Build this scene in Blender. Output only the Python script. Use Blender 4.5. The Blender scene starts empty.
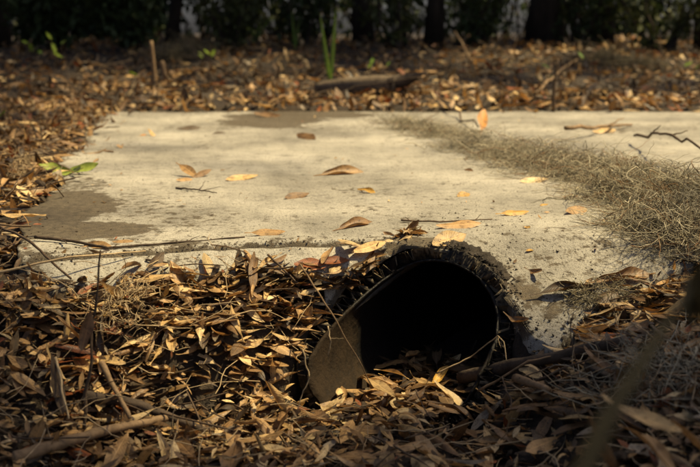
import bpy, bmesh, math, random
import numpy as np
from mathutils import Vector, Matrix, noise as mnoise

random.seed(11)
rng = np.random.default_rng(11)
PI = math.pi
D = bpy.data
scene = bpy.context.scene
COL = scene.collection

# ------------------------------------------------------------------ camera
CAM_H = 0.38
PITCH = math.radians(11.6)
LENS = 50.0
FPX = 700 * LENS / 36.0
cam_d = D.cameras.new("camera")
cam_d.lens = LENS
cam_d.sensor_width = 36
cam_d.clip_start = 0.05
cam_d.clip_end = 2000
cam = D.objects.new("camera", cam_d)
COL.objects.link(cam)
cam.location = (0, 0, CAM_H)
cam.rotation_euler = (PI / 2 - PITCH, 0, 0)
cam_d.dof.use_dof = True
cam_d.dof.focus_distance = 1.80
cam_d.dof.aperture_fstop = 4.8
scene.camera = cam


# ------------------------------------------------------------------ small maths
def sm(t):
    t = np.clip(t, 0, 1)
    return t * t * (3 - 2 * t)


_tab = np.random.default_rng(5).random((64, 64))


def vnoise(x, y):
    x = np.asarray(x, float); y = np.asarray(y, float)
    xi = np.floor(x).astype(int); yi = np.floor(y).astype(int)
    fx = x - xi; fy = y - yi
    fx = fx * fx * (3 - 2 * fx); fy = fy * fy * (3 - 2 * fy)
    a = _tab[xi % 64, yi % 64]; b = _tab[(xi + 1) % 64, yi % 64]
    c = _tab[xi % 64, (yi + 1) % 64]; d = _tab[(xi + 1) % 64, (yi + 1) % 64]
    return (a * (1 - fx) + b * fx) * (1 - fy) + (c * (1 - fx) + d * fx) * fy


def fbm(x, y, o=4):
    s = 0; a = 0.5; n = 0
    x = np.asarray(x, float); y = np.asarray(y, float)
    for k in range(o):
        s = s + a * vnoise(x * 2 ** k + 17.3 * k, y * 2 ** k + 9.1 * k); n += a; a *= 0.5
    return s / n - 0.5


# ------------------------------------------------------------------ shape of the place
_FX = np.array([-0.62, -0.50, -0.42, -0.33, -0.25, -0.10, 0.00, 0.030, 0.055, 0.092, 0.138, 0.195, 0.242, 0.268, 0.283, 0.292, 0.304, 0.34, 0.445, 0.62, 0.80, 2.4])
_FY = np.array([1.580, 1.590, 1.605, 1.650, 1.680, 1.700, 1.722, 1.748, 1.785, 1.790, 1.764, 1.741, 1.712, 1.688, 1.660, 1.625, 1.580, 1.545, 1.645, 1.755, 1.80, 1.90])
YB = 4.88
XR = 2.4
_LY = np.array([1.50, 1.60, 2.05, 2.64, 3.3, 4.0, 4.6, 4.9])
_LX = np.array([-0.52, -0.56, -0.70, -0.80, -0.93, -1.07, -1.17, -1.22])


def slab_front(x):
    return np.interp(x, _FX, _FY)


def slab_left(y):
    return np.interp(y, _LY, _LX) + 0.11 * fbm(np.asarray(y) * 4.0, 3.3)


def slab_back(x):
    return YB + 0.16 * fbm(np.asarray(x) * 2.6, 8.8)


# joint running along the slab's front
_CX = np.array([-0.75, -0.50, -0.33, -0.18, -0.05, 0.03, 0.08])
_CY = np.array([1.60, 1.665, 1.735, 1.770, 1.780, 1.785, 1.790])


def joint_y(x):
    return np.interp(x, _CX, _CY) + 0.010 * fbm(np.asarray(x) * 14, 1.7)


def slab_z(x, y):
    x = np.asarray(x, float); y = np.asarray(y, float)
    z = 0.012 * fbm(x * 1.7, y * 1.7, 3) + 0.003 * fbm(x * 14, y * 14, 2)
    z = z - 0.42 * np.maximum(0, 1.85 - y) * sm((1.93 - y) / 0.16) * sm((x - 0.16) / 0.12)
    # front lip left of the pipe leans down past the joint
    z = z - 0.38 * np.maximum(0, joint_y(x) - y) * (1 - sm((x - 0.02) / 0.08))
    return z


def in_slab(x, y, m=0.0):
    x = np.asarray(x, float); y = np.asarray(y, float)
    return (y > slab_front(x) + m) & (y < slab_back(x) - m) & (x > slab_left(y) + m) & (x < XR - m)


_BX = np.array([-2.0, -0.62, -0.42, -0.25, -0.10, 0.00, 0.06, 0.28, 0.30, 0.34, 0.445, 0.62, 0.80, 2.4])
_BY = np.array([1.60, 1.60, 1.62, 1.70, 1.71, 1.72, 1.78, 1.59, 1.56, 1.55, 1.65, 1.765, 1.81, 1.91])

PIPE_A = math.radians(30)
PIPE_C = Vector((0.138, 1.70, -0.166))
PIPE_D = Vector((-math.sin(PIPE_A), -math.cos(PIPE_A), 0))      # out of the mouth
PIPE_N = Vector((math.cos(PIPE_A), -math.sin(PIPE_A), 0))       # to the pipe's right
R_IN, R_SH = 0.134, 0.161
_CUTD = [-180, -150, -135, -110, -93, -83, -73, -62, -51, -42, -30, -10, 11, 32, 50, 67, 82, 91, 100, 120, 150, 180]
_CUTS = [0.10, 0.165, 0.185, 0.198, 0.181, 0.145, 0.10, 0.047, -0.004, -0.034, -0.048, -0.052, -0.058, -0.058, -0.052, -0.034, 0.0, 0.038, 0.066, 0.085, 0.09, 0.10]


def pipe_ws(x, y):
    x = np.asarray(x, float) - PIPE_C.x; y = np.asarray(y, float) - PIPE_C.y
    return x * PIPE_N.x + y * PIPE_N.y, x * PIPE_D.x + y * PIPE_D.y


def soil_z(x, y):
    """top of the bare soil"""
    x = np.asarray(x, float); y = np.asarray(y, float)
    rise = -0.022 + 0.03 * sm((y - 4.75) / 0.5) + 0.27 * sm((y - 5.2) / 5.5)
    left = -0.022 + 0.02 * sm((-0.9 - x) / 0.8) + 0.12 * sm((-1.5 - x) / 2.0)
    back = np.maximum(rise, left)
    bump = (0.05 + 0.11 * sm((y - 5.0) / 0.8)) * fbm(x * 1.9, y * 1.9, 4) * sm((np.abs(x) + np.abs(y - 3)) / 2.0)
    top = back + bump
    d = np.maximum(0, np.interp(x, _BX, _BY) - y)
    w, s = pipe_ws(x, y)
    n = 0.03 * fbm(x * 5, y * 5, 3)
    zl = -0.048 - 0.015 * sm((d - 0.06) / 0.1) - 0.42 * np.minimum(d, 0.40) - 0.10 * np.clip(d - 0.40, 0, 1) + n
    # beside the pipe's left lip the heap comes down with the cut
    near = np.interp(s, [-0.1, 0, 0.047, 0.10, 0.142, 0.18, 0.21, 0.26, 0.5], [-0.04, -0.05, -0.058, -0.078, -0.112, -0.150, -0.19, -0.230, -0.25])
    k = sm((-0.165 - w) / 0.09)
    zl = near * (1 - k) + zl * k
    zm = np.full_like(x, -0.252) + n * .5
    zr = -0.252 + 0.19 * sm((x - 0.14) / 0.36) - 0.04 * sm(d / 0.4) + n
    wl = sm((-0.150 - w) / (0.03 + 0.25 * sm((s - 0.2) / 0.3)))
    wr = sm((x - 0.12) / 0.15)
    zf = zm * (1 - wl) * (1 - wr) + zl * wl * (1 - wr) + zr * wr
    ct = np.interp(np.degrees(np.arcsin(np.clip(w / 0.165, -1, 1))), _CUTD, _CUTS)
    onp = (w > -0.165) & (w < -0.02) & (s < ct - 0.012) & (s > -0.12)
    zf = np.where(onp, PIPE_C.z + np.sqrt(np.maximum(0.165 ** 2 - w * w, 0)) + 0.006, zf)
    wf = sm((np.interp(x, _BX, _BY) + 0.10 - y) / 0.10)
    z = top * (1 - wf) + zf * wf
    low = (x > 0.2) & (y > 1.45) & (y < 2.3) & (x < 1.5)
    return np.where(low, np.minimum(z, slab_z(x, y) - 0.022), z)


def ground_z(x, y):
    """soil sheet: dives under the slab and round the pipe, lies as silt inside it"""
    z = soil_z(x, y)
    inside = in_slab(x, y, 0.06)
    z = np.where(in_slab(x, y, -0.03), np.minimum(z, slab_z(x, y) - 0.03), z)
    z = np.where(inside, -0.45, z)
    w, s = pipe_ws(x, y)
    aw = np.abs(w)
    bed = (aw < 0.165) & (s > -1.3) & (s < 0.21)
    z = np.where(bed, np.where(aw < 0.088, -0.258, -0.45), z)
    return z


def surf_z(x, y):
    """what one would touch: slab, or the litter"""
    return np.where(in_slab(x, y), slab_z(x, y), soil_z(x, y) + 0.02)


_cp, _sp = math.cos(PITCH), math.sin(PITCH)


def ray(u, v):
    a = (u - 350) / FPX; b = (233.5 - v) / FPX
    return Vector((a, _cp + b * _sp, -_sp + b * _cp))


_T = np.concatenate([np.arange(0.6, 6, 0.003), np.arange(6, 40, 0.02)])


def hit(u, v, lift=0.0):
    """the point of the ground or slab found at photograph position u, v"""
    r = ray(u, v)
    x = r.x * _T; y = r.y * _T; z = CAM_H + r.z * _T
    below = z < surf_z(x, y) + lift
    k = int(np.argmax(below)) if below.any() else len(_T) - 1
    return Vector((x[k], y[k], z[k]))


def at_depth(u, v, y):
    r = ray(u, v)
    return Vector((0, 0, CAM_H)) + r * (y / r.y)


# ------------------------------------------------------------------ materials
def new_mat(name):
    m = D.materials.new(name); m.use_nodes = True
    nt = m.node_tree
    b = nt.nodes["Principled BSDF"]
    return m, nt, b


def nd(nt, t, **kw):
    n = nt.nodes.new(t)
    for k, v in kw.items():
        setattr(n, k, v)
    return n


def ramp(nt, src, stops):
    r = nd(nt, "ShaderNodeValToRGB")
    e = r.color_ramp.elements
    e[0].position, e[0].color = stops[0][0], (*stops[0][1], 1)
    e[1].position, e[1].color = stops[-1][0], (*stops[-1][1], 1)
    for p, c in stops[1:-1]:
        x = e.new(p); x.color = (*c, 1)
    nt.links.new(src, r.inputs[0])
    return r.outputs[0]


def noise_n(nt, scale, detail=5, rough=0.6, vec=None):
    n = nd(nt, "ShaderNodeTexNoise")
    n.inputs["Scale"].default_value = scale
    n.inputs["Detail"].default_value = detail
    n.inputs["Roughness"].default_value = rough
    if vec is not None:
        nt.links.new(vec, n.inputs["Vector"])
    return n.outputs[0]


def mixc(nt, fac, a, b, mode='MIX'):
    m = nd(nt, "ShaderNodeMix", data_type='RGBA', blend_type=mode)
    for sock, val in ((m.inputs[0], fac), (m.inputs[6], a), (m.inputs[7], b)):
        if isinstance(val, (int, float)):
            sock.default_value = val
        elif isinstance(val, tuple):
            sock.default_value = (*val, 1)
        else:
            nt.links.new(val, sock)
    return m.outputs[2]


def mth(nt, op, a, b=0.0):
    m = nd(nt, "ShaderNodeMath", operation=op)
    for sock, val in ((m.inputs[0], a), (m.inputs[1], b)):
        if isinstance(val, (int, float)):
            sock.default_value = val
        else:
            nt.links.new(val, sock)
    return m.outputs[0]


def bump(nt, b, h, strength, dist):
    n = nd(nt, "ShaderNodeBump")
    n.inputs["Strength"].default_value = strength
    n.inputs["Distance"].default_value = dist
    nt.links.new(h, n.inputs["Height"])
    nt.links.new(n.outputs[0], b.inputs["Normal"])


def geo_pos(nt):
    return nd(nt, "ShaderNodeNewGeometry").outputs["Position"]


def obj_pos(nt):
    return nd(nt, "ShaderNodeTexCoord").outputs["Object"]


def mat_concrete():
    m, nt, b = new_mat("weathered_concrete")
    p = obj_pos(nt)
    big = noise_n(nt, 2.2, 6, 0.62, p)
    mid = noise_n(nt, 18, 6, 0.65, p)
    fine = noise_n(nt, 170, 4, 0.7, p)
    grain = noise_n(nt, 420, 2, 0.6, p)
    c = ramp(nt, big, [(0.34, (0.175, 0.165, 0.144)), (0.5, (0.28, 0.266, 0.232)), (0.66, (0.385, 0.365, 0.318))])
    c = mixc(nt, 0.7, c, ramp(nt, mid, [(0.32, (0.50, 0.48, 0.45)), (0.46, (0.95, 0.94, 0.92)), (0.7, (1.12, 1.1, 1.05))]), 'MULTIPLY')
    c = mixc(nt, 0.9, c, ramp(nt, fine, [(0.32, (0.22, 0.20, 0.17)), (0.42, (0.93, 0.92, 0.9)), (0.70, (1.1, 1.1, 1.08))]), 'MULTIPLY')
    c = mixc(nt, 0.75, c, ramp(nt, grain, [(0.33, (0.45, 0.43, 0.4)), (0.45, (1.0, 1.0, 1.0)), (0.75, (1.1, 1.1, 1.1))]), 'MULTIPLY')
    pits = noise_n(nt, 85, 3, 0.55, p)
    c = mixc(nt, 0.85, c, ramp(nt, pits, [(0.30, (0.25, 0.23, 0.20)), (0.38, (1, 1, 1)), (0.8, (1.05, 1.05, 1.05))]), 'MULTIPLY')
    at = nd(nt, "ShaderNodeAttribute", attribute_name="dirt")
    dn = noise_n(nt, 38, 6, 0.7, p)
    d = mth(nt, 'ADD', at.outputs["Fac"], mth(nt, 'MULTIPLY', mth(nt, 'SUBTRACT', dn, 0.5), 1.5))
    dm = ramp(nt, d, [(0.42, (0, 0, 0)), (0.56, (0.88, 0.88, 0.88))])
    dirtc = ramp(nt, noise_n(nt, 60, 5, 0.6, p), [(0.3, (0.030, 0.022, 0.014)), (0.7, (0.095, 0.073, 0.045))])
    c = mixc(nt, dm, c, dirtc)
    nt.links.new(c, b.inputs["Base Color"])
    b.inputs["Roughness"].default_value = 0.93
    b.inputs["Specular IOR Level"].default_value = 0.2
    h = mth(nt, 'ADD', mth(nt, 'MULTIPLY', fine, 0.6), mth(nt, 'ADD', mth(nt, 'MULTIPLY', grain, 0.35), mth(nt, 'MULTIPLY', mid, 0.9)))
    bump(nt, b, h, 1.0, 0.005)
    return m


def mat_soil(name="dark_soil", lo=(0.012, 0.008, 0.0045), hi=(0.055, 0.037, 0.021)):
    m, nt, b = new_mat(name)
    p = geo_pos(nt)
    n1 = noise_n(nt, 30, 7, 0.7, p)
    c = ramp(nt, n1, [(0.3, lo), (0.7, hi)])
    nt.links.new(c, b.inputs["Base Color"])
    b.inputs["Roughness"].default_value = 0.95
    bump(nt, b, noise_n(nt, 90, 6, 0.7, p), 1.0, 0.01)
    return m


def leaf_nodes(name, colour_out):
    """dry leaf: blotches, a paler midrib and side veins along the leaf's own UV"""
    m, nt, b = new_mat(name)
    src = colour_out(nt)
    uv = nd(nt, "ShaderNodeUVMap", uv_map="UVMap").outputs[0]
    sep = nd(nt, "ShaderNodeSeparateXYZ"); nt.links.new(uv, sep.inputs[0])
    p = obj_pos(nt)
    blot = noise_n(nt, 55, 5, 0.65, p)
    c = mixc(nt, 0.8, src, ramp(nt, blot, [(0.34, (0.30, 0.25, 0.20)), (0.50, (0.95, 0.95, 0.95)), (0.72, (1.35, 1.3, 1.2))]), 'MULTIPLY')
    spots = noise_n(nt, 260, 3, 0.5, p)
    c = mixc(nt, 0.6, c, ramp(nt, spots, [(0.34, (0.25, 0.2, 0.16)), (0.43, (1, 1, 1)), (0.9, (1, 1, 1))]), 'MULTIPLY')
    dv = mth(nt, 'ABSOLUTE', mth(nt, 'SUBTRACT', sep.outputs[1], 0.5))
    rib = ramp(nt, dv, [(0.0, (1, 1, 1)), (0.045, (0.7, 0.7, 0.7)), (0.075, (0, 0, 0))])
    c = mixc(nt, mth(nt, 'MULTIPLY', rib, 0.55), c, mixc(nt, 1.0, src, (1.45, 1.4, 1.3), 'MULTIPLY'))
    w = mth(nt, 'SINE', mth(nt, 'MULTIPLY', mth(nt, 'SUBTRACT', mth(nt, 'MULTIPLY', sep.outputs[0], 1.0), mth(nt, 'MULTIPLY', dv, 0.35)), 95.0))
    nt.links.new(c, b.inputs["Base Color"])
    b.inputs["Roughness"].default_value = 0.52
    b.inputs["Specular IOR Level"].default_value = 0.35
    h = mth(nt, 'ADD', mth(nt, 'MULTIPLY', w, 0.12), mth(nt, 'ADD', rib, mth(nt, 'MULTIPLY', blot, 0.8)))
    bump(nt, b, h, 0.5, 0.0012)
    tr = nd(nt, "ShaderNodeBsdfTranslucent")
    nt.links.new(mixc(nt, 1.0, c, (1.5, 1.15, 0.75), 'MULTIPLY'), tr.inputs[0])
    mx = nd(nt, "ShaderNodeMixShader"); mx.inputs[0].default_value = 0.16
    out = nt.nodes["Material Output"]
    nt.links.new(b.outputs[0], mx.inputs[1]); nt.links.new(tr.outputs[0], mx.inputs[2])
    nt.links.new(mx.outputs[0], out.inputs[0])
    return m


def mat_flat(name, lo, hi, scale=40, rough=0.8, bump_s=0.5, bump_d=0.003, stretch=None, trans=0.0):
    m, nt, b = new_mat(name)
    p = obj_pos(nt)
    if stretch:
        mp = nd(nt, "ShaderNodeMapping"); mp.inputs["Scale"].default_value = stretch
        nt.links.new(p, mp.inputs[0]); p = mp.outputs[0]
    n = noise_n(nt, scale, 6, 0.65, p)
    c = ramp(nt, n, [(0.3, lo), (0.7, hi)])
    nt.links.new(c, b.inputs["Base Color"])
    b.inputs["Roughness"].default_value = rough
    b.inputs["Specular IOR Level"].default_value = 0.3
    bump(nt, b, n, bump_s, bump_d)
    if trans:
        tr = nd(nt, "ShaderNodeBsdfTranslucent"); nt.links.new(c, tr.inputs[0])
        mx = nd(nt, "ShaderNodeMixShader"); mx.inputs[0].default_value = trans
        nt.links.new(b.outputs[0], mx.inputs[1]); nt.links.new(tr.outputs[0], mx.inputs[2])
        nt.links.new(mx.outputs[0], nt.nodes["Material Output"].inputs[0])
    return m


def mat_plastic(name, dust_and_light, masked=False):
    m, nt, b = new_mat(name)
    p = obj_pos(nt)
    n = noise_n(nt, 26, 7, 0.7, p)
    n2 = noise_n(nt, 140, 4, 0.7, p)
    f = mth(nt, 'ADD', n, mth(nt, 'MULTIPLY', mth(nt, 'SUBTRACT', n2, 0.5), 0.55))
    if masked:
        at = nd(nt, "ShaderNodeAttribute", attribute_name="dust_and_light")
        f = mth(nt, 'ADD', f, mth(nt, 'SUBTRACT', mth(nt, 'MULTIPLY', at.outputs["Fac"], 0.42), 0.30))
    c = ramp(nt, f, [(0.36, (0.010, 0.009, 0.008)), (0.52, tuple(0.5 * x for x in dust_and_light)), (0.72, dust_and_light)])
    nt.links.new(c, b.inputs["Base Color"])
    nt.links.new(ramp(nt, f, [(0.35, (0.38, 0.38, 0.38)), (0.6, (0.8, 0.8, 0.8))]), b.inputs["Roughness"])
    b.inputs["Specular IOR Level"].default_value = 0.16 if masked else 0.4
    bump(nt, b, f, 0.9, 0.004)
    return m


M_CON = mat_concrete()
M_SOIL = mat_soil()
M_CRUMB = mat_soil("dry_soil_crumbs", (0.03, 0.021, 0.012), (0.13, 0.095, 0.058))
M_LEAF_O = leaf_nodes("dry_leaf", lambda nt: nd(nt, "ShaderNodeObjectInfo").outputs["Color"])
M_LEAF_S = leaf_nodes("dry_leaf_litter", lambda nt: nd(nt, "ShaderNodeAttribute", attribute_name="leaf_colour").outputs["Color"])
M_BARK = mat_flat("dark_bark", (0.022, 0.015, 0.010), (0.085, 0.060, 0.040), 30, 0.9, 0.9, 0.006)
M_TWIG = mat_flat("brown_twig", (0.035, 0.022, 0.013), (0.12, 0.078, 0.045), 120, 0.85, 0.7, 0.002)
M_PALE = mat_flat("pale_dry_stalk", (0.20, 0.14, 0.075), (0.40, 0.30, 0.17), 90, 0.75, 0.5, 0.001)
M_TANSTICK = mat_flat("tan_stick", (0.10, 0.062, 0.030), (0.27, 0.175, 0.090), 60, 0.75, 0.7, 0.002)
def mat_strand():
    m, nt, b = new_mat("spanish_moss_strand")
    at = nd(nt, "ShaderNodeAttribute", attribute_name="leaf_colour").outputs["Color"]
    c = mixc(nt, 0.6, at, ramp(nt, noise_n(nt, 120, 4, 0.6, obj_pos(nt)), [(0.3, (.6, .6, .6)), (0.7, (1.2, 1.2, 1.2))]), 'MULTIPLY')
    nt.links.new(c, b.inputs["Base Color"]); b.inputs["Roughness"].default_value = 0.85
    tr = nd(nt, "ShaderNodeBsdfTranslucent"); nt.links.new(c, tr.inputs[0])
    mx = nd(nt, "ShaderNodeMixShader"); mx.inputs[0].default_value = 0.18
    nt.links.new(b.outputs[0], mx.inputs[1]); nt.links.new(tr.outputs[0], mx.inputs[2])
    nt.links.new(mx.outputs[0], nt.nodes["Material Output"].inputs[0])
    return m


M_MOSS = mat_strand()
M_MOSSG = mat_flat("grey_moss", (0.085, 0.070, 0.040), (0.24, 0.20, 0.12), 70, 0.9, 0.2, 0.001, trans=0.15)
M_LINER = mat_plastic("liner_dust_and_light", (0.022, 0.0136, 0.0064), True)  # dust colour, masked so it also paints the lit outer wall
M_SHELL = mat_plastic("black_ribbed_plastic", (0.042, 0.032, 0.020))
M_SHELLD = mat_plastic("ribbed_plastic_with_dusty_edge", (0.150, 0.118, 0.075), True)
M_GREEN = mat_flat("fresh_green_blade", (0.11, 0.19, 0.030), (0.21, 0.32, 0.06), 30, 0.5, 0.2, 0.001, trans=0.45)
M_LIME = mat_flat("lime_seedling_leaf", (0.20, 0.30, 0.02), (0.34, 0.45, 0.05), 30, 0.5, 0.2, 0.001, trans=0.35)
M_GLEAF = mat_flat("green_leaf", (0.18, 0.24, 0.035), (0.34, 0.38, 0.08), 60, 0.5, 0.3, 0.001, trans=0.2)
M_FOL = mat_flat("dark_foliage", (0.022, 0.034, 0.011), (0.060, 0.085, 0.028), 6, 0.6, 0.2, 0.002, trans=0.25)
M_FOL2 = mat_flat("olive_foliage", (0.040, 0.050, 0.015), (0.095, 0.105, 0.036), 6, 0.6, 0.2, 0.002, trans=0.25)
M_TRUNK = mat_flat("tree_bark", (0.016, 0.012, 0.009), (0.060, 0.046, 0.034), 14, 0.95, 1.0, 0.02, stretch=(1, 1, 0.25))


# ------------------------------------------------------------------ mesh helpers
def link(name, mesh, parent=None):
    o = D.objects.new(name, mesh)
    COL.objects.link(o)
    if parent is not None:
        o.parent = parent
    return o


def mesh_from(name, verts, faces, mat, smooth=True, uvs=None, cols=None, attr="leaf_colour"):
    me = D.meshes.new(name)
    v = np.asarray(verts, dtype=np.float32).reshape(-1, 3)
    me.from_pydata(v.tolist(), [], faces if isinstance(faces, list) else faces.tolist())
    me.materials.append(mat)
    if smooth:
        me.polygons.foreach_set("use_smooth", np.ones(len(me.polygons), dtype=bool))
    if uvs is not None:
        lay = me.uv_layers.new(name="UVMap")
        li = np.empty(len(me.loops), dtype=np.int32)
        me.loops.foreach_get("vertex_index", li)
        lay.data.foreach_set("uv", np.asarray(uvs, dtype=np.float32)[li].ravel())
    if cols is not None:
        a = me.color_attributes.new(attr, 'FLOAT_COLOR', 'POINT')
        c = np.ones((len(v), 4), dtype=np.float32); c[:, :3] = cols
        a.data.foreach_set("color", c.ravel())
    me.update()
    return me


def tag(o, label, cat, group=None, kind=None):
    if label: o["label"] = label
    if cat: o["category"] = cat
    if group: o["group"] = group
    if kind: o["kind"] = kind
    return o


def empty(name, loc):
    o = D.objects.new(name, None); COL.objects.link(o); o.location = loc
    o.empty_display_size = 0.05
    return o


def put(o, loc, rot=None):
    o.location = loc
    if rot is not None:
        o.rotation_euler = rot
    return o


class MB:
    def __init__(self):
        self.v = []; self.f = []

    def tube(self, pts, radii, n=6, cap=True):
        """a round bar along the points, radius per point"""
        pts = [Vector(p) for p in pts]
        base = len(self.v)
        up = Vector((0.13, 0.21, 0.97)).normalized()
        for i, p in enumerate(pts):
            t = (pts[min(i + 1, len(pts) - 1)] - pts[max(i - 1, 0)])
            if t.length < 1e-9: t = Vector((0, 0, 1))
            t.normalize()
            s = t.cross(up)
            if s.length < 0.05: s = t.cross(Vector((1, 0, 0)))
            s.normalize(); w = s.cross(t)
            for k in range(n):
                a = 2 * PI * k / n
                self.v.append(p + (s * math.cos(a) + w * math.sin(a)) * radii[i])
        for i in range(len(pts) - 1):
            for k in range(n):
                a = base + i * n + k; b = base + i * n + (k + 1) % n
                self.f.append((a, b, b + n, a + n))
        if cap:
            self.f.append(tuple(base + k for k in range(n))[::-1])
            e = base + (len(pts) - 1) * n
            self.f.append(tuple(e + k for k in range(n)))

    def build(self, name, mat, parent=None, origin=None, smooth=True):
        v = np.array([tuple(p) for p in self.v])
        if origin is not None:
            v = v - np.array(tuple(origin))
        o = link(name, mesh_from(name, v, self.f, mat, smooth), parent)
        if origin is not None:
            o.location = origin
        return o


def wander(a, b, n, amp, rnd=random):
    a = Vector(a); b = Vector(b)
    L = (b - a).length
    ph = rnd.random() * 50
    out = []
    for i in range(n + 1):
        t = i / n
        j = Vector((mnoise.noise((t * 4, ph, 0)), mnoise.noise((t * 4, ph, 7)), mnoise.noise((t * 4, ph, 14)))) * amp * L
        k = Vector((mnoise.noise((t * 13, ph, 3)), mnoise.noise((t * 13, ph, 9)), mnoise.noise((t * 13, ph, 19)))) * amp * L * 0.3
        e = min(1, 4 * t, 4 * (1 - t) + 0.3)
        out.append(a.lerp(b, t) + (j + k) * e)
    return out


# ------------------------------------------------------------------ ground
def build_ground():
    def axis(lo, hi, c0, c1, fine, growth=1.16):
        a = list(np.arange(c0, c1, fine))
        s = fine; x = a[-1]
        while x < hi:
            s *= growth; x += s; a.append(x)
        s = fine; x = c0; b = []
        while x > lo:
            s *= growth; x -= s; b.append(x)
        return np.array(b[::-1] + a)
    xs = axis(-500, 500, -0.8, 0.8, 0.0095)
    ys = axis(-60, 700, 1.0, 1.95, 0.0095, 1.10)
    X, Y = np.meshgrid(xs, ys)
    Z = ground_z(X.ravel(), Y.ravel())
    V = np.stack([X.ravel(), Y.ravel(), Z], 1)
    nx = len(xs); ny = len(ys)
    i = np.arange((ny - 1) * nx).reshape(ny - 1, nx)[:, :-1].ravel()
    F = np.stack([i, i + 1, i + nx + 1, i + nx], 1)
    o = link("ground", mesh_from("ground", V, F, M_SOIL))
    tag(o, "dark soil ground under the fallen leaves around the slab", "ground", kind="structure")


build_ground()

# ------------------------------------------------------------------ slab

def build_slab():
    nu, nv = 420, 320
    # columns spaced evenly along the front edge, which folds round the pipe
    fx = np.linspace(-0.56, XR, 6000); fy = slab_front(fx)
    al = np.concatenate([[0], np.cumsum(np.hypot(np.diff(fx), np.diff(fy)) * np.where(fx[1:] > 0.9, .45, 1.0))])
    xs_n = (np.interp(np.linspace(0, al[-1], nu), al, fx) + 0.56) / (XR + 0.56)
    v = np.linspace(0, 1, nv) ** 1.9
    V = np.zeros((nv, nu, 3)); DIRT = np.zeros((nv, nu))
    for j in range(nv):
        # left limit depends on y, y limit depends on x : iterate twice
        x = -0.56 + (XR + 0.56) * xs_n
        for _ in range(3):
            f_ = slab_front(x); f_ = f_ + (np.maximum(f_, 1.80) - f_) * sm(v[j] * 14)
            y = f_ + (slab_back(x) - f_) * v[j]
            xl = slab_left(y)
            x = xl + (XR - xl) * xs_n
        f_ = slab_front(x); f_ = f_ + (np.maximum(f_, 1.80) - f_) * sm(v[j] * 14)
        y = f_ + (slab_back(x) - f_) * v[j]
        V[j, :, 0] = x; V[j, :, 1] = y
    X = V[:, :, 0]; Y = V[:, :, 1]
    # rough, broken edges
    edge = np.exp(-(v * 3.3) / 0.015)[:, None]
    Y += edge * 0.016 * fbm(X * 30, Y * 0 + 2.2, 3) * (1 - sm((X - 0.09) / 0.05) * sm((0.31 - X) / 0.03))
    Z = slab_z(X, Y)
    jy = joint_y(X)
    mask = sm((0.10 - X) / 0.05)
    wv = 0.008 + 0.006 * fbm(X * 20, X * 0 + 4.4, 2)
    g = np.exp(-((Y - jy) / wv) ** 2) * mask
    Z -= 0.016 * g
    Z -= 0.010 * edge * (0.5 + fbm(X * 25, Y * 25, 2))
    Z += 0.0016 * fbm(X * 40, Y * 40, 2) * (1 - sm((X - .22) / .04) * sm((.34 - X) / .04) * sm((1.9 - Y) / .06))
    V[:, :, 2] = Z
    # dirt where it lies on the slab (its own outline)
    def blob(cx, cy, rx, ry, k=1.0):
        dd = ((X - cx) / rx) ** 2 + ((Y - cy) / ry) ** 2
        return k * np.clip(1.15 - dd + 1.1 * fbm(X * 6, Y * 6, 4), 0, 1)
    FS = np.sqrt(1 + ((slab_front(X + .004) - slab_front(X - .004)) / .008) ** 2)
    DIRT = np.maximum.reduce([
        blob(-0.67, 2.08, 0.17, 0.30, 1.4), blob(-0.55, 1.90, 0.16, 0.10, 1.3),
        blob(-0.70, 2.45, 0.12, 0.28, 0.50),
        blob(-0.34, 4.48, 0.28, 0.52, 1.3), blob(-0.08, 4.74, 0.22, 0.24, 1.1),
        0.85 * np.exp(-((Y - jy) / 0.016) ** 2) * mask,
        0.70 * np.exp(-((Y - jy - 0.03) / 0.035) ** 2) * mask * np.clip(0.6 + 1.6 * fbm(X * 9, Y * 2, 3), 0, 1),
        0.80 * np.exp(-(((Y - slab_front(X)) / FS / 0.016) ** 2)) * sm((X - 0.02) / 0.05) * np.clip(.55 + 1.5 * fbm(X * 30, Y * 30, 3), 0, 1),
        blob(0.32, 1.68, 0.05, 0.07, 0.62), blob(0.38, 1.64, 0.10, 0.06, 0.55), blob(0.13, 1.80, 0.11, 0.035, 0.75),
        blob(0.44, 1.80, 0.22, 0.09, 0.40),
        0.55 * np.exp(-((X - slab_left(Y)) / 0.05) ** 2),
        0.60 * np.exp(-((Y - slab_back(X)) / 0.10) ** 2),
        0.25 + 0.8 * fbm(X * 2.2, Y * 2.2, 4), 0.20 + 0.7 * fbm(X * 8, Y * 6, 4),
    ])
    verts = V.reshape(-1, 3)
    dirt = DIRT.ravel()
    faces = []
    i = np.arange((nv - 1) * nu).reshape(nv - 1, nu)[:, :-1].ravel()
    F = np.stack([i, i + 1, i + nu + 1, i + nu], 1).tolist()
    # skirt round the outline; over the pipe it only reaches down to the pipe's crown
    loop = [j for j in range(nu)] + [k * nu + nu - 1 for k in range(1, nv)] + \
           [(nv - 1) * nu + j for j in range(nu - 2, -1, -1)] + [k * nu for k in range(nv - 2, 0, -1)]
    n0 = len(verts)
    sk = []
    for idx in loop:
        x, y, z = verts[idx]
        depth = 0.55 if (y > 2.0 or x > 0.5 or x < -0.3) else 0.2
        w = (Vector((x, y, 0)) - Vector((PIPE_C.x, PIPE_C.y, 0))).dot(PIPE_N)
        if idx < nu and -.14 < x < .09: depth = 0.03
        if idx < nu and abs(w) < R_SH + 0.004 and y > 1.55 and x < 0.288:
            zc = PIPE_C.z + math.sqrt(max(0, (R_SH + 0.004) ** 2 - w * w))
            depth = max(0.006, min(0.17, z - zc))
        rr = 0.004 * (mnoise.noise((x * 40, y * 40, 3)))
        sk.append((x + rr, y + rr, z - depth))
    verts = np.vstack([verts, np.array(sk)])
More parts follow.
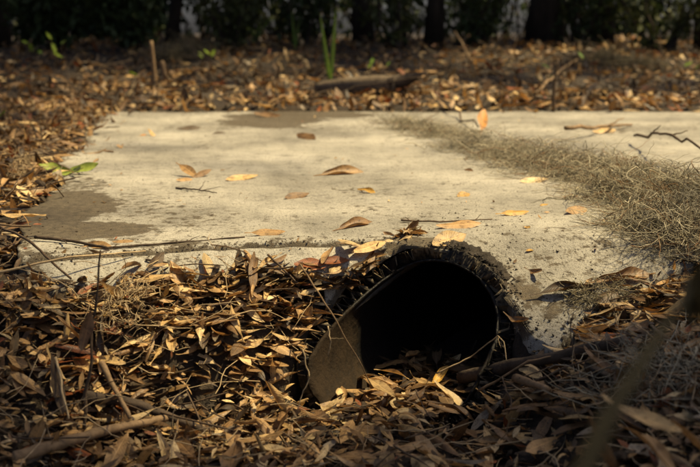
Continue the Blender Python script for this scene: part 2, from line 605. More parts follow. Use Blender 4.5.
    dirt = np.concatenate([dirt, np.full(len(sk), 0.62)])
    m = len(loop)
    for a in range(m):
        b = (a + 1) % m
        F.append([loop[b], loop[a], n0 + a, n0 + b])
    me = mesh_from("concrete_slab", verts, F, M_CON, True, None, np.repeat(dirt[:, None], 3, 1), "dirt")
    o = link("concrete_slab", me)
    tag(o, "weathered pale concrete slab stained with dirt, set over the black pipe mouth", "concrete slab", kind="thing")


build_slab()


# ------------------------------------------------------------------ pipe
def cut_s(phi):
    """how far the mouth reaches out at angle phi (0 top, + right, - left)"""
    d = math.degrees(phi)
    return float(np.interp(d, _CUTD, _CUTS)) + 0.004 * mnoise.noise((phi * 9, 2.0, 1.0)) + 0.002 * mnoise.noise((phi * 30, 2.0, 1.0))


def pipe_pt(phi, r, s):
    return PIPE_C + PIPE_N * (math.sin(phi) * r) + Vector((0, 0, math.cos(phi) * r)) + PIPE_D * s


def build_pipe():
    root = empty("drainage_pipe", PIPE_C)
    tag(root, "black ribbed plastic drainage pipe with obliquely cut mouth coming out under the concrete slab", "drainage pipe")
    nphi = 288
    DEEP = -2.4

    def grid(name, rows, rfun, mat, edge=False):
        V = []; F = []; DU = []
        for k in range(nphi):
            phi = -PI + 2 * PI * k / nphi
            for i, row in enumerate(rows):
                q = rfun(phi, row) - PIPE_C
                V.append(tuple(q))
                # silt below, plus painted light: outer left wall paler, deep pipe left black
                s_ = q.dot(PIPE_D)
                DU.append(float(sm((s_ - .005) / .03)) * float(sm((.10 - q.z) / .06)) * (1.05 if q.dot(PIPE_N) < 0 else .5) + .30 * float(sm((-q.z - .09) / .04)))
                if edge: DU[-1] = 1.5 if i == 0 else (.45 + .3 * mnoise.noise((phi * 8, i * .3, 1)))
        n = len(rows)
        for k in range(nphi):
            k2 = (k + 1) % nphi
            for i in range(n - 1):
                F.append((k * n + i, k * n + i + 1, k2 * n + i + 1, k2 * n + i))
        return link(name, mesh_from(name, V, F, mat, True, None, np.repeat(np.array(DU)[:, None], 3, 1), "dust_and_light"), root)

    # smooth inner liner with a real wall thickness
    rows = []
    for t in np.concatenate([np.linspace(0, 0.10, 14), np.linspace(0.12, 1, 18)]):
        rows.append((R_IN, t))
    rows = [(R_IN + 0.004, 0.15), (R_IN + 0.004, 0.0)] + rows

    def lin(phi, row):
        r, t = row
        s0 = cut_s(phi) + 0.002
        wob = 0.0012 * mnoise.noise((phi * 3, t * 6, 5)) * max(0, 1 - 6 * t)
        return pipe_pt(phi, r + wob, s0 + (DEEP - s0) * t)
    grid("liner", rows, lin, M_LINER)

    # ribbed outer shell: ribs run round the pipe, the oblique cut shows them as teeth
    pitch = 0.0165
    rows = list(np.concatenate([np.arange(0, 0.46, pitch / 7), [0.6, 1.0, 1.8]]))

    def she(phi, ds):
        s = cut_s(phi) - ds + 0.006 * mnoise.noise((phi * 27, ds * 30, 8)) * max(0, 1 - ds * 18)
        ph = (s / pitch + phi / (2 * PI) * 1.0) % 1.0
        tri = abs(ph - 0.5) * 2
        prof = sm((tri - 0.22) / 0.4)
        r = R_IN + 0.005 + (R_SH - R_IN - 0.005) * float(prof) * float(1 - sm((ds - .03) / .02) * (1 if math.sin(phi) > -.2 else 0))
        r += 0.0025 * mnoise.noise((phi * 12, s * 50, 2))
        return pipe_pt(phi, r, s)
    grid("ribbed_shell", rows, she, M_SHELLD, True)

    # webs closing the cells between liner and shell at the cut
    V = []; F = []
    n = 0
    for k in range(nphi):
        phi = -PI + 2 * PI * k / nphi
        a = pipe_pt(phi, R_IN + 0.003, cut_s(phi) - 0.017); b = she(phi, 0.019)
        V += [tuple(a - PIPE_C), tuple(b - PIPE_C)]
    for k in range(nphi):
        k2 = (k + 1) % nphi
        F.append((2 * k, 2 * k + 1, 2 * k2 + 1, 2 * k2))
    link("cut_rim", mesh_from("cut_rim", V, F, M_SHELL), root)

    # rounded sealing ring just inside the crown
    V = []; F = []
    m = 12; nr = 70
    for k in range(nr):
        phi = math.radians(-72 + 110 * k / (nr - 1))
        th = min(1, k / 8, (nr - 1 - k) / 8) * .9 + .1
        for q in range(m):
            a = 2 * PI * q / m
            V.append(tuple(pipe_pt(phi, R_IN + 0.001 + 0.007 * th * math.cos(a), cut_s(phi) - 0.045 + 0.013 * th * math.sin(a)) - PIPE_C))
    for k in range(nr - 1):
        for q in range(m):
            q2 = (q + 1) % m
            F.append((k * m + q, (k + 1) * m + q, (k + 1) * m + q2, k * m + q2))
    ring = link("sealing_ring", mesh_from("sealing_ring", V, F, M_SHELL), root)
    for o in root.children:
        o.location = (0, 0, 0)


build_pipe()


# ------------------------------------------------------------------ leaves
def leaf_shape(nl, nw, L, W, roll, bend, twist, wave, stem, peak, seed, cut=None):
    """a lance-shaped dry leaf: cupped across, bent along, twisted, with a stalk; y runs along it"""
    r = random.Random(seed)
    ts = list(np.linspace(0, 1, nl + 1))
    rows = [-0.20 * stem, -0.10 * stem] + ts if stem else ts
    ph = r.random() * 6
    V = []; UV = []
    # centre line
    pos = Vector((0, 0, 0)); ang = 0.0
    prev = rows[0]
    for t in rows:
        ds = (t - prev) * L
        ang_k = bend * (t - 0.45) + 0.25 * bend * math.sin(3.1 * t + ph)
        pos = pos + Vector((0, math.cos(ang_k), math.sin(ang_k))) * ds
        prev = t
        if t <= 0:
            w = 0.0011
        else:
            tt = t ** (math.log(0.5) / math.log(peak))
            w = W * 0.5 * (math.sin(PI * tt) ** 0.85) + 0.0006
        tw = twist * (t - 0.5)
        for k in range(nw + 1):
            q = -1 + 2 * k / nw
            sarc = q * w
            rc = roll * (1 + 0.5 * math.sin(4 * t + ph))
            a = sarc * rc / max(W * 0.5, 1e-6)
            if abs(rc) < 1e-3:
                x, z = sarc, 0
            else:
                R = (W * 0.5) / rc
                x, z = R * math.sin(a), R * (1 - math.cos(a))
            z += wave * W * abs(q) * math.sin(t * 9 + ph + (1.3 if q > 0 else 0))
            x, z = x * math.cos(tw) - z * math.sin(tw), x * math.sin(tw) + z * math.cos(tw)
            n = Vector((0, -math.sin(ang_k), math.cos(ang_k)))
            p = pos + Vector((x, 0, 0)) + n * z
            V.append(tuple(p)); UV.append((t, 0.5 + 0.5 * q))
    V = np.array(V)
    V -= (V.max(0) + V.min(0)) / 2 * np.array([1, 1, 0])
    V[:, 2] -= V[:, 2].mean()
    F = []
    n = nw + 1
    for i in range(len(rows) - 1):
        for k in range(nw):
            if cut is not None and rows[i] > cut + .10 * math.sin(k * 2.3 + seed):
                continue
            F.append((i * n + k, i * n + k + 1, (i + 1) * n + k + 1, (i + 1) * n + k))
    F = np.array(F); UV = np.array(UV)
    used = np.unique(F); m = np.full(len(V), -1); m[used] = np.arange(len(used))
    return V[used], m[F], UV[used]


SPECS = []   # unit leaves, 8 cm long: (kind, width, roll, bend, twist, wave, stem, peak)
for k in range(7):
    SPECS.append(('flat', random.uniform(.017, .026), random.uniform(.15, .5) * random.choice((1, -1)), random.uniform(-.4, .5), random.uniform(-.4, .4), random.uniform(.02, .08), random.choice((0, 1)), random.uniform(.42, .58)))
for k in range(9):
    SPECS.append(('curled', random.uniform(.020, .030), random.uniform(.8, 1.7), random.uniform(-1.2, 1.4), random.uniform(-1.1, 1.1), random.uniform(.03, .12), random.choice((0, 1)), random.uniform(.40, .60)))
for k in range(4):
    SPECS.append(('rolled', random.uniform(.020, .026), random.uniform(2.0, 2.7), random.uniform(-.5, .5), random.uniform(-.5, .5), random.uniform(.01, .05), 1, random.uniform(.42, .58)))
for k in range(3):      # broad leaves
    SPECS.append(('flat', random.uniform(.030, .038), random.uniform(.2, .7), random.uniform(-.5, .7), random.uniform(-.4, .4), random.uniform(.05, .12), 1, random.uniform(.45, .62)))
NWHOLE = len(SPECS)
TORN = {}
for k in range(6):      # torn and rotted pieces
    TORN[len(SPECS)] = random.uniform(.35, .7)
    SPECS.append(('torn', random.uniform(.018, .034), random.uniform(.2, 1.2) * random.choice((1, -1)), random.uniform(-.9, .9), random.uniform(-.6, .6), random.uniform(.05, .14), 1, random.uniform(.42, .6)))
LEN0 = 0.08
HI = []; LO = []; VLO = []
for i, s in enumerate(SPECS):
    kind, W, roll, bend, twist, wave, stem, peak = s
    HI.append((kind, leaf_shape(16, 6, LEN0, W, roll, bend, twist, wave, stem, peak, i, TORN.get(i))))
    LO.append((kind, leaf_shape(7, 4, LEN0, W, roll, bend, twist, wave, stem, peak, i, TORN.get(i))))
    VLO.append((kind, leaf_shape(3, 2, LEN0, W * 1.15, roll * .7, bend, twist, 0, 0, peak, i)))
HI_MESH = [mesh_from("fallen_leaf", v, f, M_LEAF_O, True, uv) for kind, (v, f, uv) in HI]
IDX = {k: [i for i, s in enumerate(SPECS) if s[0] == k] for k in ('flat', 'curled', 'rolled', 'torn')}

PAL = {
    'tan': (0.33, 0.205, 0.088), 'pale': (0.50, 0.37, 0.19), 'brown': (0.165, 0.096, 0.042),
    'dark': (0.068, 0.045, 0.024), 'rust': (0.20, 0.065, 0.020), 'ochre': (0.40, 0.235, 0.045),
    'straw': (0.42, 0.285, 0.125), 'red': (0.28, 0.045, 0.012), 'green': (0.17, 0.22, 0.045),
    'orange': (0.38, 0.17, 0.025), 'grey': (0.20, 0.16, 0.11),
}


def rotm(yaw, tilt, roll):
    return np.array((Matrix.Rotation(yaw, 3, 'Z') @ Matrix.Rotation(tilt, 3, 'X') @ Matrix.Rotation(roll, 3, 'Y')))


PALF = np.array((.25, .10, .26, .22, .04, .09, .04))
PALB = np.array((.22, .09, .27, .25, .03, .08, .06))


def litter(name, pts, shapes, palette, weights, size, label, upright=0.12, flip=0.5):
    """many leaves nobody could count, one object"""
    names = list(palette)
    VV = []; FF = []; UU = []; CC = []
    off = 0
    for (x, y, z) in pts:
        kind, (v, f, uv) = shapes[rng.integers(len(shapes))]
        sc = size * rng.uniform(0.45, 1.35)
        if rng.random() < upright:
            tilt = rng.uniform(0.5, 1.3) * rng.choice((-1, 1)); roll = rng.normal(0, .5)
        else:
            tilt = rng.normal(0, .22); roll = rng.normal(0, .30)
        if rng.random() < flip: roll += PI
        R = rotm(rng.uniform(0, 2 * PI), tilt, roll)
        w = (v * sc * (.93, 1, 1)) @ R.T + np.array((x, y, z))
        c = np.array(PAL[names[rng.choice(len(names), p=weights)]]) * rng.uniform(0.55, 1.3)
        VV.append(w); FF.append(f + off); UU.append(uv); CC.append(np.repeat(c[None], len(v), 0))
        off += len(v)
    me = mesh_from(name, np.vstack(VV), np.vstack(FF), M_LEAF_S, True, np.vstack(UU), np.vstack(CC))
    o = link(name, me)
    tag(o, label, "leaf litter", kind="stuff")
    return o


PALN = ('tan', 'pale', 'brown', 'dark', 'rust', 'straw', 'grey')
PALW = np.array((.24, .11, .27, .18, .06, .09, .05)); PALW = PALW / PALW.sum()

ZONES = {}


def pts_in(n, x0, x1, y0, y1, ok, thick=0.035, zf=soil_z):
    out = []
    while len(out) < n:
        x = rng.uniform(x0, x1, n); y = rng.uniform(y0, y1, n)
        k = ok(x, y)
        x = x[k]; y = y[k]
        z = zf(x, y) + rng.uniform(0.0, thick, len(x))
        out += list(zip(x, y, z))
    return out[:n]


def visible_band(x, y, m=0.25):
    return np.abs(x) < 0.37 * y + m


def front_ok(x, y):
    e = np.interp(x, _BX, _BY)
    w, s = pipe_ws(x, y)
    in_pipe = (w > -0.168) & (w < 0.17) & (s < 0.20)
    thin = (x > -0.05) & (x < 0.36) & (y < 1.58) & (y > 1.2) & (rng.random(len(x)) < .62)
    bare = ((x > .265) & (x < .40) & (y > 1.535)) | ((w > -.158) & (w < -.06) & (s > .10) & (s < .25))
    return ~bare & (y < e + np.where(x < 0.1, -0.012, 0.012)) & visible_band(x, y) & ~in_pipe & ~thin


def left_ok(x, y):
    return (x < slab_left(y) + np.where(rng.random(len(x)) < .2, .10, .025) * rng.normal(0, 1, len(x))) & (y > 1.5) & visible_band(x, y, .5)


def back_ok(x, y):
    return (y > slab_back(x) + rng.normal(0, 1, len(x)) * np.where(rng.random(len(x)) < .22, .22, .04)) & visible_band(x, y, .8)


# heap: thicker, a bank of leaves against the slab's front and the pipe's left lip
def heap_z(x, y):
    e = np.interp(x, _BX, _BY)
    heap = 0.006 * np.exp(-((e - y) / 0.10) ** 2) * sm((0.06 - x) / 0.1)
    return soil_z(x, y) + heap


litter("leaf_litter", pts_in(4600, -0.85, 0.85, 0.72, 1.80, front_ok, 0.036, heap_z), LO, PALN, PALF, 0.78,
       "dry brown fallen leaves heaped in front of the slab and around the pipe mouth", 0.10)
litter("leaf_litter", pts_in(4000, -3.2, -0.4, 1.5, 5.2, left_ok, 0.045), LO, PALN, PALB, 0.9,
       "dry brown fallen leaves covering the ground along the slab's left edge", 0.2)
litter("leaf_litter", pts_in(3300, -2.8, 2.9, 4.8, 6.2, back_ok, 0.05), VLO, PALN, PALF, 1.05,
       "dry brown fallen leaves in a thick band along the slab's back edge", 0.25)
litter("leaf_litter", pts_in(7000, -5.0, 5.0, 6.0, 11.5, lambda x, y: visible_band(x, y, 1.0), 0.06), VLO, PALN, PALF, 1.15,
       "dry brown fallen leaves on the rising ground up to the dark trees", 0.25)


lipp = []
for _ in range(170):
    w_ = rng.uniform(-0.165, -0.075)
    ph_ = math.degrees(math.asin(max(-1, w_ / 0.165)))
    s_ = float(np.interp(ph_, _CUTD, _CUTS)) - rng.uniform(0.040, 0.085)
    p = PIPE_C + PIPE_N * (w_ - .008) + PIPE_D * s_
    lipp.append((p.x, p.y, PIPE_C.z + math.sqrt(max(0, 0.165 ** 2 - w_ * w_)) + rng.uniform(0.008, 0.034)))
for _ in range(120):
    x_ = rng.uniform(-0.16, 0.05); y_ = float(slab_front(x_)) - rng.uniform(-0.004, 0.02)
    lipp.append((x_, y_, float(slab_z(x_, y_)) - rng.uniform(0.0, 0.040) * (1 if x_ > -.05 else .6)))
litter("leaf_litter", lipp, LO, PALN, PALW, 0.62, "dry leaves wedged between the slab's front lip and the pipe's upper left rim", 0.08)
litter("leaf_fragments", pts_in(5000, -0.85, 0.85, 0.80, 1.80, front_ok, 0.046, heap_z), VLO, PALN, PALF, 0.30,
       "small broken leaf fragments strewn through the front leaf litter", 0.2)
litter("leaf_fragments", pts_in(2600, -2.6, -0.4, 1.5, 5.0, left_ok, 0.050), VLO, PALN, PALW, 0.35,
       "small broken leaf fragments strewn through the litter left of the slab", 0.2)


# the ones in the pipe
def pipe_fill():
    out = []
    for _ in range(330):
        s = rng.uniform(-0.16, 0.22); w = rng.uniform(-0.095, 0.095)
        p = PIPE_C + PIPE_D * s + PIPE_N * w
        floor = PIPE_C.z - math.sqrt(R_IN ** 2 - w * w)
        out.append((p.x, p.y, max(floor + 0.012, -0.262) + rng.uniform(0.0, 0.022)))
    return out


litter("leaf_litter", pipe_fill(), LO, ('tan', 'brown', 'dark', 'pale'), np.array((.3, .35, .25, .1)), 0.8,
       "dry leaves washed into the bottom of the pipe mouth", 0.04)

# straw and stalks tangled in the litter (uncountable)
def stalks(name, pts, mat, lmin, lmax, rad, label, curl=0.25, up=0.25):
    mb = MB()
    for (x, y, z) in pts:
        L = random.uniform(lmin, lmax); a = random.uniform(0, 2 * PI); e = random.gauss(0.05, up)
        d = Vector((math.cos(a) * math.cos(e), math.sin(a) * math.cos(e), math.sin(e)))
        p = Vector((x, y, z)) - d * L / 2
        P = [p.copy()]
        for k in range(5):
            d = (d + Vector((random.gauss(0, curl), random.gauss(0, curl), random.gauss(0, curl * .6)))).normalized()
            p = p + d * (L / 5); P.append(p.copy())
        mb.tube(P, [rad * random.uniform(.7, 1.3)] * 5 + [rad * .4], 4, False)
    o = mb.build(name, mat)
    tag(o, label, "dry stalks", kind="stuff")


stalks("dry_stalks", pts_in(900, -0.85, 0.85, 0.8, 1.78, front_ok, 0.06, heap_z), M_PALE, 0.03, 0.13, 0.0007, "pale dry stalks and straw tangled in the front leaf litter")
stalks("dry_stalks", pts_in(300, -0.85, 0.85, 0.8, 1.78, front_ok, 0.055, heap_z), M_TWIG, 0.06, 0.18, 0.0013, "thin dark twigs and stalks tangled in the front leaf litter", 0.15)
stalks("dry_stalks", pts_in(350, -2.6, -0.5, 1.5, 5.0, left_ok, 0.06), M_TWIG, 0.08, 0.25, 0.0016, "thin dark twigs scattered in the litter left of the slab", 0.15)
stalks("dry_stalks", pts_in(620, -3.5, 3.5, 4.95, 8.5, back_ok, 0.08), M_BARK, 0.10, 0.55, 0.004, "thin dark twigs scattered in the litter behind the slab", 0.12)


# ------------------------------------------------------------------ crumbs of soil and grit
def crumbs(name, pts, mat, r0, r1, label):
    base = np.array([(1, 0, 0), (-1, 0, 0), (0, 1, 0), (0, -1, 0), (0, 0, 1), (0, 0, -1)], float)
    f0 = np.array([(0, 2, 4), (2, 1, 4), (1, 3, 4), (3, 0, 4), (2, 0, 5), (1, 2, 5), (3, 1, 5), (0, 3, 5)])
    VV = []; FF = []
    for i, (x, y, z) in enumerate(pts):
        r = r0 * (r1 / r0) ** (rng.random() ** 2.2)
        v = base * rng.uniform(.55, 1.3, (6, 1)) * np.array((r * rng.uniform(.8, 1.7), r, r * .7))
        v = v @ rotm(rng.uniform(0, 6.28), rng.normal(0, .4), rng.normal(0, .4)).T
        VV.append(v + (x, y, z + r * .3)); FF.append(f0 + 6 * i)
    o = link(name, mesh_from(name, np.vstack(VV), np.vstack(FF), mat, False))
    tag(o, label, "soil crumbs", kind="stuff")


def slab_pts(n, x0, x1, y0, y1, dens):
    out = []
    while len(out) < n:
        x = rng.uniform(x0, x1, n); y = rng.uniform(y0, y1, n)
        k = in_slab(x, y, 0.004) & (rng.random(n) < dens(x, y))
        out += list(zip(x[k], y[k], slab_z(x[k], y[k])))
    return out[:n]


cr = slab_pts(500, -0.6, 0.1, 1.55, 1.9, lambda x, y: np.exp(-((y - joint_y(x)) / 0.014) ** 2))
cr += slab_pts(260, -0.6, 0.1, 1.55, 1.9, lambda x, y: np.exp(-((y - joint_y(x) - .02) / 0.04) ** 2))
cr += slab_pts(650, 0.15, 0.75, 1.55, 2.1, lambda x, y: np.clip(.35 + 1.2 * fbm(x * 5, y * 5, 3), 0, 1))
cr += slab_pts(900, -1.2, 1.6, 1.5, 4.85, lambda x, y: np.clip(.2 + 1.4 * fbm(x * 2.5, y * 2.5, 3), 0, 1))
cr += slab_pts(500, -1.2, -0.4, 1.6, 4.8, lambda x, y: np.exp(-((x - slab_left(y)) / 0.10)))
cr += slab_pts(500, -0.7, 0.2, 4.0, 4.88, lambda x, y: np.exp(-((x + .3) / .22) ** 2))
cr += slab_pts(400, -1.0, 1.6, 4.4, 4.88, lambda x, y: np.exp(-((slab_back(x) - y) / 0.10)))
crumbs("soil_crumbs", cr, M_CRUMB, 0.0006, 0.0028, "small dark soil crumbs and grit sprinkled over the concrete slab")

# crust of soil, roots and lumps packed round the pipe's rim
M_CRUST = mat_soil("damp_soil_crust", (0.010, 0.007, 0.0045), (0.050, 0.036, 0.022))


def crust_band():
    V = []; F = []
    na, nb = 420, 16
    for i in range(na):
        phi = math.radians(-36 + 148 * i / (na - 1))
        th = min(1, i / 30, (na - 1 - i) / 30)
        for j in range(nb):
            q = j / (nb - 1)
            n1 = mnoise.noise((phi * 16, q * 3, 4)); n2 = mnoise.noise((phi * 55, q * 9, 9)); n3 = mnoise.noise((phi * 120, q * 20, 2))
            arch = math.sin(PI * q)
            r = R_SH - .006 + (.011 + .005 * n1) * q * th + .003 * n3
            sft = cut_s(phi) - .030 + (.022 + .012 * n1 + .008 * n2 + .004 * n3) * arch * th - .02 * q
            V.append(tuple(pipe_pt(phi, r, sft)))
    for i in range(na - 1):
        for j in range(nb - 1):
            a = i * nb + j
            F.append((a, a + 1, a + nb + 1, a + nb))
    o = link("soil_crust", mesh_from("soil_crust", V, F, M_CRUST))
    tag(o, "dark packed soil crust round the top and right of the pipe's rim", "soil crust", kind="stuff")


crust_band()
rim = []
for _ in range(700):
    phi = rng.uniform(-0.75, 2.3)
    r = R_SH + abs(rng.normal(0, .005)) - .002; s = cut_s(phi) - rng.uniform(0.002, 0.030)
    p = pipe_pt(phi, r, s); rim.append((p.x, p.y, p.z))
for _ in range(260):
    x = 0.288 + abs(rng.normal(0, .014)); y = rng.uniform(1.58, 1.78)
    if in_slab(x, y): rim.append((x, y, float(slab_z(x, y)) + rng.uniform(-.003, -.0005)))
for _ in range(900):
    x = rng.uniform(0.27, 0.42); y = rng.uniform(1.46, 1.62)
    z = float(surf_z(x, y)); rim.append((x, y, z + rng.uniform(-.02, .004)))
crumbs("soil_crust", rim, M_CRUST, 0.0008, 0.0042, "dark crumbly soil crust packed round the pipe's rim under the slab edge")
tr = []
for _ in range(5200):
    x = rng.uniform(-0.30, 0.60); y = rng.uniform(0.85, 1.52)
    tr.append((x, y, float(soil_z(x, y)) + rng.uniform(0, .018)))
crumbs("soil_crumbs", tr, M_CRUMB, 0.0015, 0.007, "loose soil crumbs and leaf fragments on the ditch floor before the pipe")


tr = []
for _ in range(4200):
    x = rng.uniform(-0.75, -0.02); y = rng.uniform(1.2, 1.70)
    if bool(front_ok(np.array([x]), np.array([y]))[0]): tr.append((x, y, float(heap_z(x, y)) + rng.uniform(0.004, .03)))
crumbs("soil_crumbs", tr, M_CRUMB, 0.001, 0.005, "fine soil and rotted leaf crumbs in the leaf heap left of the pipe")
litter("leaf_fragments", [(x, y, z + .003) for x, y, z in slab_pts(190, -1.1, 1.2, 1.6, 4.6, lambda x, y: np.clip(.3 + 1.6 * fbm(x * 2, y * 2, 3) + .8 * np.exp(-((y - joint_y(x)) / .05) ** 2), 0, 1))],
       VLO, PALN, PALF, 0.17, "tiny dry leaf fragments sprinkled over the concrete slab", 0.02)


# ------------------------------------------------------------------ hanging-moss clumps
def moss(name, spots, mat, n, lmin, lmax, rad, height, label, cat, spread=0.03):
    mb = MB(); cols = []
    c = Vector((sum(p[0] for p in spots) / len(spots), sum(p[1] for p in spots) / len(spots), 0))
    c.z = float(surf_z(c.x, c.y))
    W = np.array([p[3] for p in spots]); W = W / W.sum()
    for _ in range(n):
        cx, cy, r, w, hh = spots[rng.choice(len(spots), p=W)]
        a = random.uniform(0, 2 * PI); rr = r * math.sqrt(random.random()) * random.uniform(.8, 1.12)
        if random.random() < .16: rr = r * random.uniform(1.0, 1.55)
        x = cx + rr * math.cos(a); y = cy + rr * math.sin(a)
        top = hh * .85 * (1 - min(1, rr / r) ** 2) * (.55 + .9 * (float(fbm(x * 9, y * 9, 2)) + .5)) + 0.008
        z0 = float(surf_z(x, y))
        z = z0 + top * math.sqrt(random.random())
        L = random.uniform(lmin, lmax)
        th = random.uniform(0, 2 * PI); e = random.gauss(0, .45)
        d = Vector((math.cos(th) * math.cos(e), math.sin(th) * math.cos(e), math.sin(e)))
        curl = Vector((random.gauss(0, 1), random.gauss(0, 1), random.gauss(0, .7))) * random.uniform(.05, .75)
        p = Vector((x, y, z)); P = [p.copy()]
        ns = 9
        for k in range(ns):
            d = (d + curl.cross(d) * .9 + Vector((random.gauss(0, .22), random.gauss(0, .22), random.gauss(0, .18)))).normalized()
            p = p + d * (L / ns)
            g = float(z0) + .002
            if p.z < g: p.z = g; d.z = abs(d.z) * .3
            if p.z > z0 + top * 1.15 + .01: d.z = -abs(d.z) * .6
            P.append(p.copy())
        r1 = rad * random.uniform(.45, 1.0) * (1.9 if random.random() < .12 else 1)
        nv0 = len(mb.v)
        mb.tube(P, [r1] * ns + [r1 * .4], 3, False)
        k = random.random() ** 1.3
        cc = np.array((.115, .10, .063)) * (1 - k) + np.array((.60, .53, .37)) * k
        if random.random() < .12: cc = np.array((.22, .12, .05))
        cols += [cc] * (len(mb.v) - nv0)
    v = np.array([tuple(p) for p in mb.v]) - np.array(tuple(c))
    o = link(name, mesh_from(name, v, mb.f, mat, True, None, np.array(cols)))
    o.location = c
    tag(o, label, cat)
    return o


def spot(u, v, rpx, w, h):
    p = hit(u, v); d = p.y
    return (p.x, p.y, rpx / FPX * d, w, h)


moss("spanish_moss", [spot(402, 123, 18, .5, .02), spot(415, 130, 26, .9, .025), spot(442, 136, 30, 1.3, .03), spot(475, 148, 32, 1.5, .035), spot(512, 158, 34, 1.6, .04),
                      spot(552, 168, 40, 2.2, .05), spot(595, 178, 48, 3.0, .06), spot(640, 196, 56, 4.4, .075), spot(690, 210, 60, 4.6, .08),
                      spot(668, 228, 44, 3.0, .06), spot(695, 240, 34, 2.0, .05), spot(745, 215, 66, 3.0, .07)],
     M_MOSS, 7200, .04, .20, .00072, .06, "long tangled mound of dry spanish moss lying across the right side of the slab", "spanish moss")
moss("dry_grass_tuft", [spot(135, 312, 26, 1, .05), spot(118, 322, 22, .6, .03)], M_PALE, 110, .05, .12, .0008, .05,
     "pale wiry dry grass tuft tangled in the leaf heap below the slab's left front corner", "grass tuft")
moss("spanish_moss", [spot(655, 368, 40, 1, .045), spot(690, 395, 44, 1, .05), spot(640, 395, 30, .6, .03)], M_MOSS, 230, .06, .16, .0008, .05,
     "grey wiry moss clump in the shaded litter on the right bank", "spanish moss")
moss("spanish_moss", [spot(585, 302, 16, 1, .012), spot(612, 294, 16, 1, .014)], M_MOSSG, 160, .03, .07, .0007, .012,
     "small grey moss patch under the leaves at the slab's right front edge", "spanish moss")
moss("spanish_moss", [spot(188, 52, 22, 1, .12), spot(172, 58, 16, .6, .09)], M_MOSSG, 420, .15, .4, .002, .1,
     "blurred pale moss clump on the litter behind the slab's left back corner", "spanish moss")
moss("spanish_moss", [spot(610, 62, 22, 1, .10), spot(640, 70, 20, .8, .08)], M_MOSSG, 380, .15, .4, .002, .1,
     "blurred brownish moss clump on the litter behind the slab's right back edge", "spanish moss")
moss("spanish_moss", [spot(25, 168, 14, 1, .03), spot(20, 178, 12, 1, .03)], M_PALE, 130, .05, .12, .001, .03,
     "pale wiry moss tuft in the litter beside the slab's left edge", "spanish moss")


# ------------------------------------------------------------------ single leaves
def one_leaf(loc, rot, size, kind, colour, label, group, cat="leaf", mi=None, jit=True):
    i = random.choice(IDX[kind]) if mi is None else mi
    o = link("fallen_leaf", HI_MESH[i])
    o.location = loc; o.rotation_euler = rot; o.scale = (size * .86, size, size)
    c = np.array(PAL[colour]) * (random.uniform(.85, 1.15) if jit else 1)
    o.color = (*[float(t) for t in c], 1)
    tag(o, label, cat, group)
    return o


SLABG = "single leaves scattered on the slab"


def slab_leaf(u1, v1, u2, v2, kind, colour, label, tilt=0.0, roll=None, mi=None, wide=1.0):
    a = hit(u1, v1); b = hit(u2, v2)
    d = b - a
    L = max(0.02, d.length)
    yaw = math.atan2(-d.x, d.y)
    c = (a + b) / 2
    size = min(1.7, L / LEN0)
    r = random.uniform(.35, .65) if roll is None else roll
    i = random.choice([q for q in IDX[kind] if q < 20]) if mi is None else mi
    # sit on the surface: lowest point of the turned leaf touches it
    R = rotm(yaw, tilt, r)
    v = HI[i][1][0] * size @ R.T
    zz = surf_z(v[:, 0] + c.x, v[:, 1] + c.y)
    lift = float(np.max(zz - v[:, 2])) if tilt == 0 else float(np.max(zz - v[:, 2]))
    lift = float(np.percentile(zz - v[:, 2], 96))
    o = one_leaf((c.x, c.y, lift), (0, 0, 0), size, kind, colour, label, SLABG, mi=i)
    o.rotation_euler = Matrix(R.tolist()).to_euler()
    o.scale = (size * wide * 1.2, size, size)
    return o


slab_leaf(318, 176, 360, 173, 'rolled', 'tan', "long rolled tan-brown leaf lying alone in the middle of the slab")
slab_leaf(285, 199.5, 309, 196, 'flat', 'brown', "short flat reddish brown leaf left of the slab's middle, below the rolled tan leaf")
slab_leaf(357, 191.5, 375, 193.5, 'curled', 'ochre', "small curled yellow-ochre leaf just below the long rolled tan leaf")
slab_leaf(226, 181.2, 258, 178, 'flat', 'straw', "thin tan leaf with a dark edge right of the three-leaf cluster")
slab_leaf(177, 174.5, 195, 177.5, 'flat', 'tan', "upper left leaf of the small brown three-leaf cluster on the slab", -.3)
slab_leaf(192, 178, 212, 175.5, 'flat', 'brown', "right leaf of the small brown three-leaf cluster on the slab", .25)
slab_leaf(176, 182, 193, 180, 'flat', 'tan', "lower flat leaf of the small brown three-leaf cluster on the slab")
slab_leaf(297, 137.5, 315, 140, 'flat', 'brown', "pointed brown leaf lying on the slab below the dirt patch")
slab_leaf(337, 231, 370, 223, 'rolled', 'brown', "spoon-shaped dark brown leaf just above the joint in the slab")
slab_leaf(457, 197, 470, 195.5, 'curled', 'ochre', "small cupped golden leaf alone on the slab left of the moss", .1, wide=1.8)
slab_leaf(436, 229, 481, 226.5, 'flat', 'tan', "long tan-brown leaf lying right under the straight dark twig")
slab_leaf(432, 246, 466, 241, 'curled', 'straw', "torn straw-coloured leaf above the pipe's crown, under the twig leaf", .1)
slab_leaf(398, 247, 411, 242, 'curled', 'pale', "pale pointed leaf standing at the pipe's upper left rim", .45)
slab_leaf(384, 250, 393, 254, 'flat', 'pale', "small pale yellow leaf tucked at the slab notch above the pipe's left rim", wide=1.5)
slab_leaf(498, 216, 526, 214, 'flat', 'ochre', "thin straight ochre leaf on the slab right of the twig")
slab_leaf(526, 269, 541, 281, 'curled', 'brown', "cupped brown leaf alone on the slab right of the pipe", wide=1.3)
slab_leaf(527, 253, 533, 250.5, 'curled', 'ochre', "tiny yellow leaf scrap right of the pipe's crown, above the cupped brown leaf")
slab_leaf(522, 229.5, 530, 228, 'curled', 'ochre', "tiny ochre leaf scrap below the thin straight ochre leaf")
slab_leaf(540, 206, 548, 205, 'flat', 'ochre', "tiny bright yellow leaf scrap left of the moss edge")
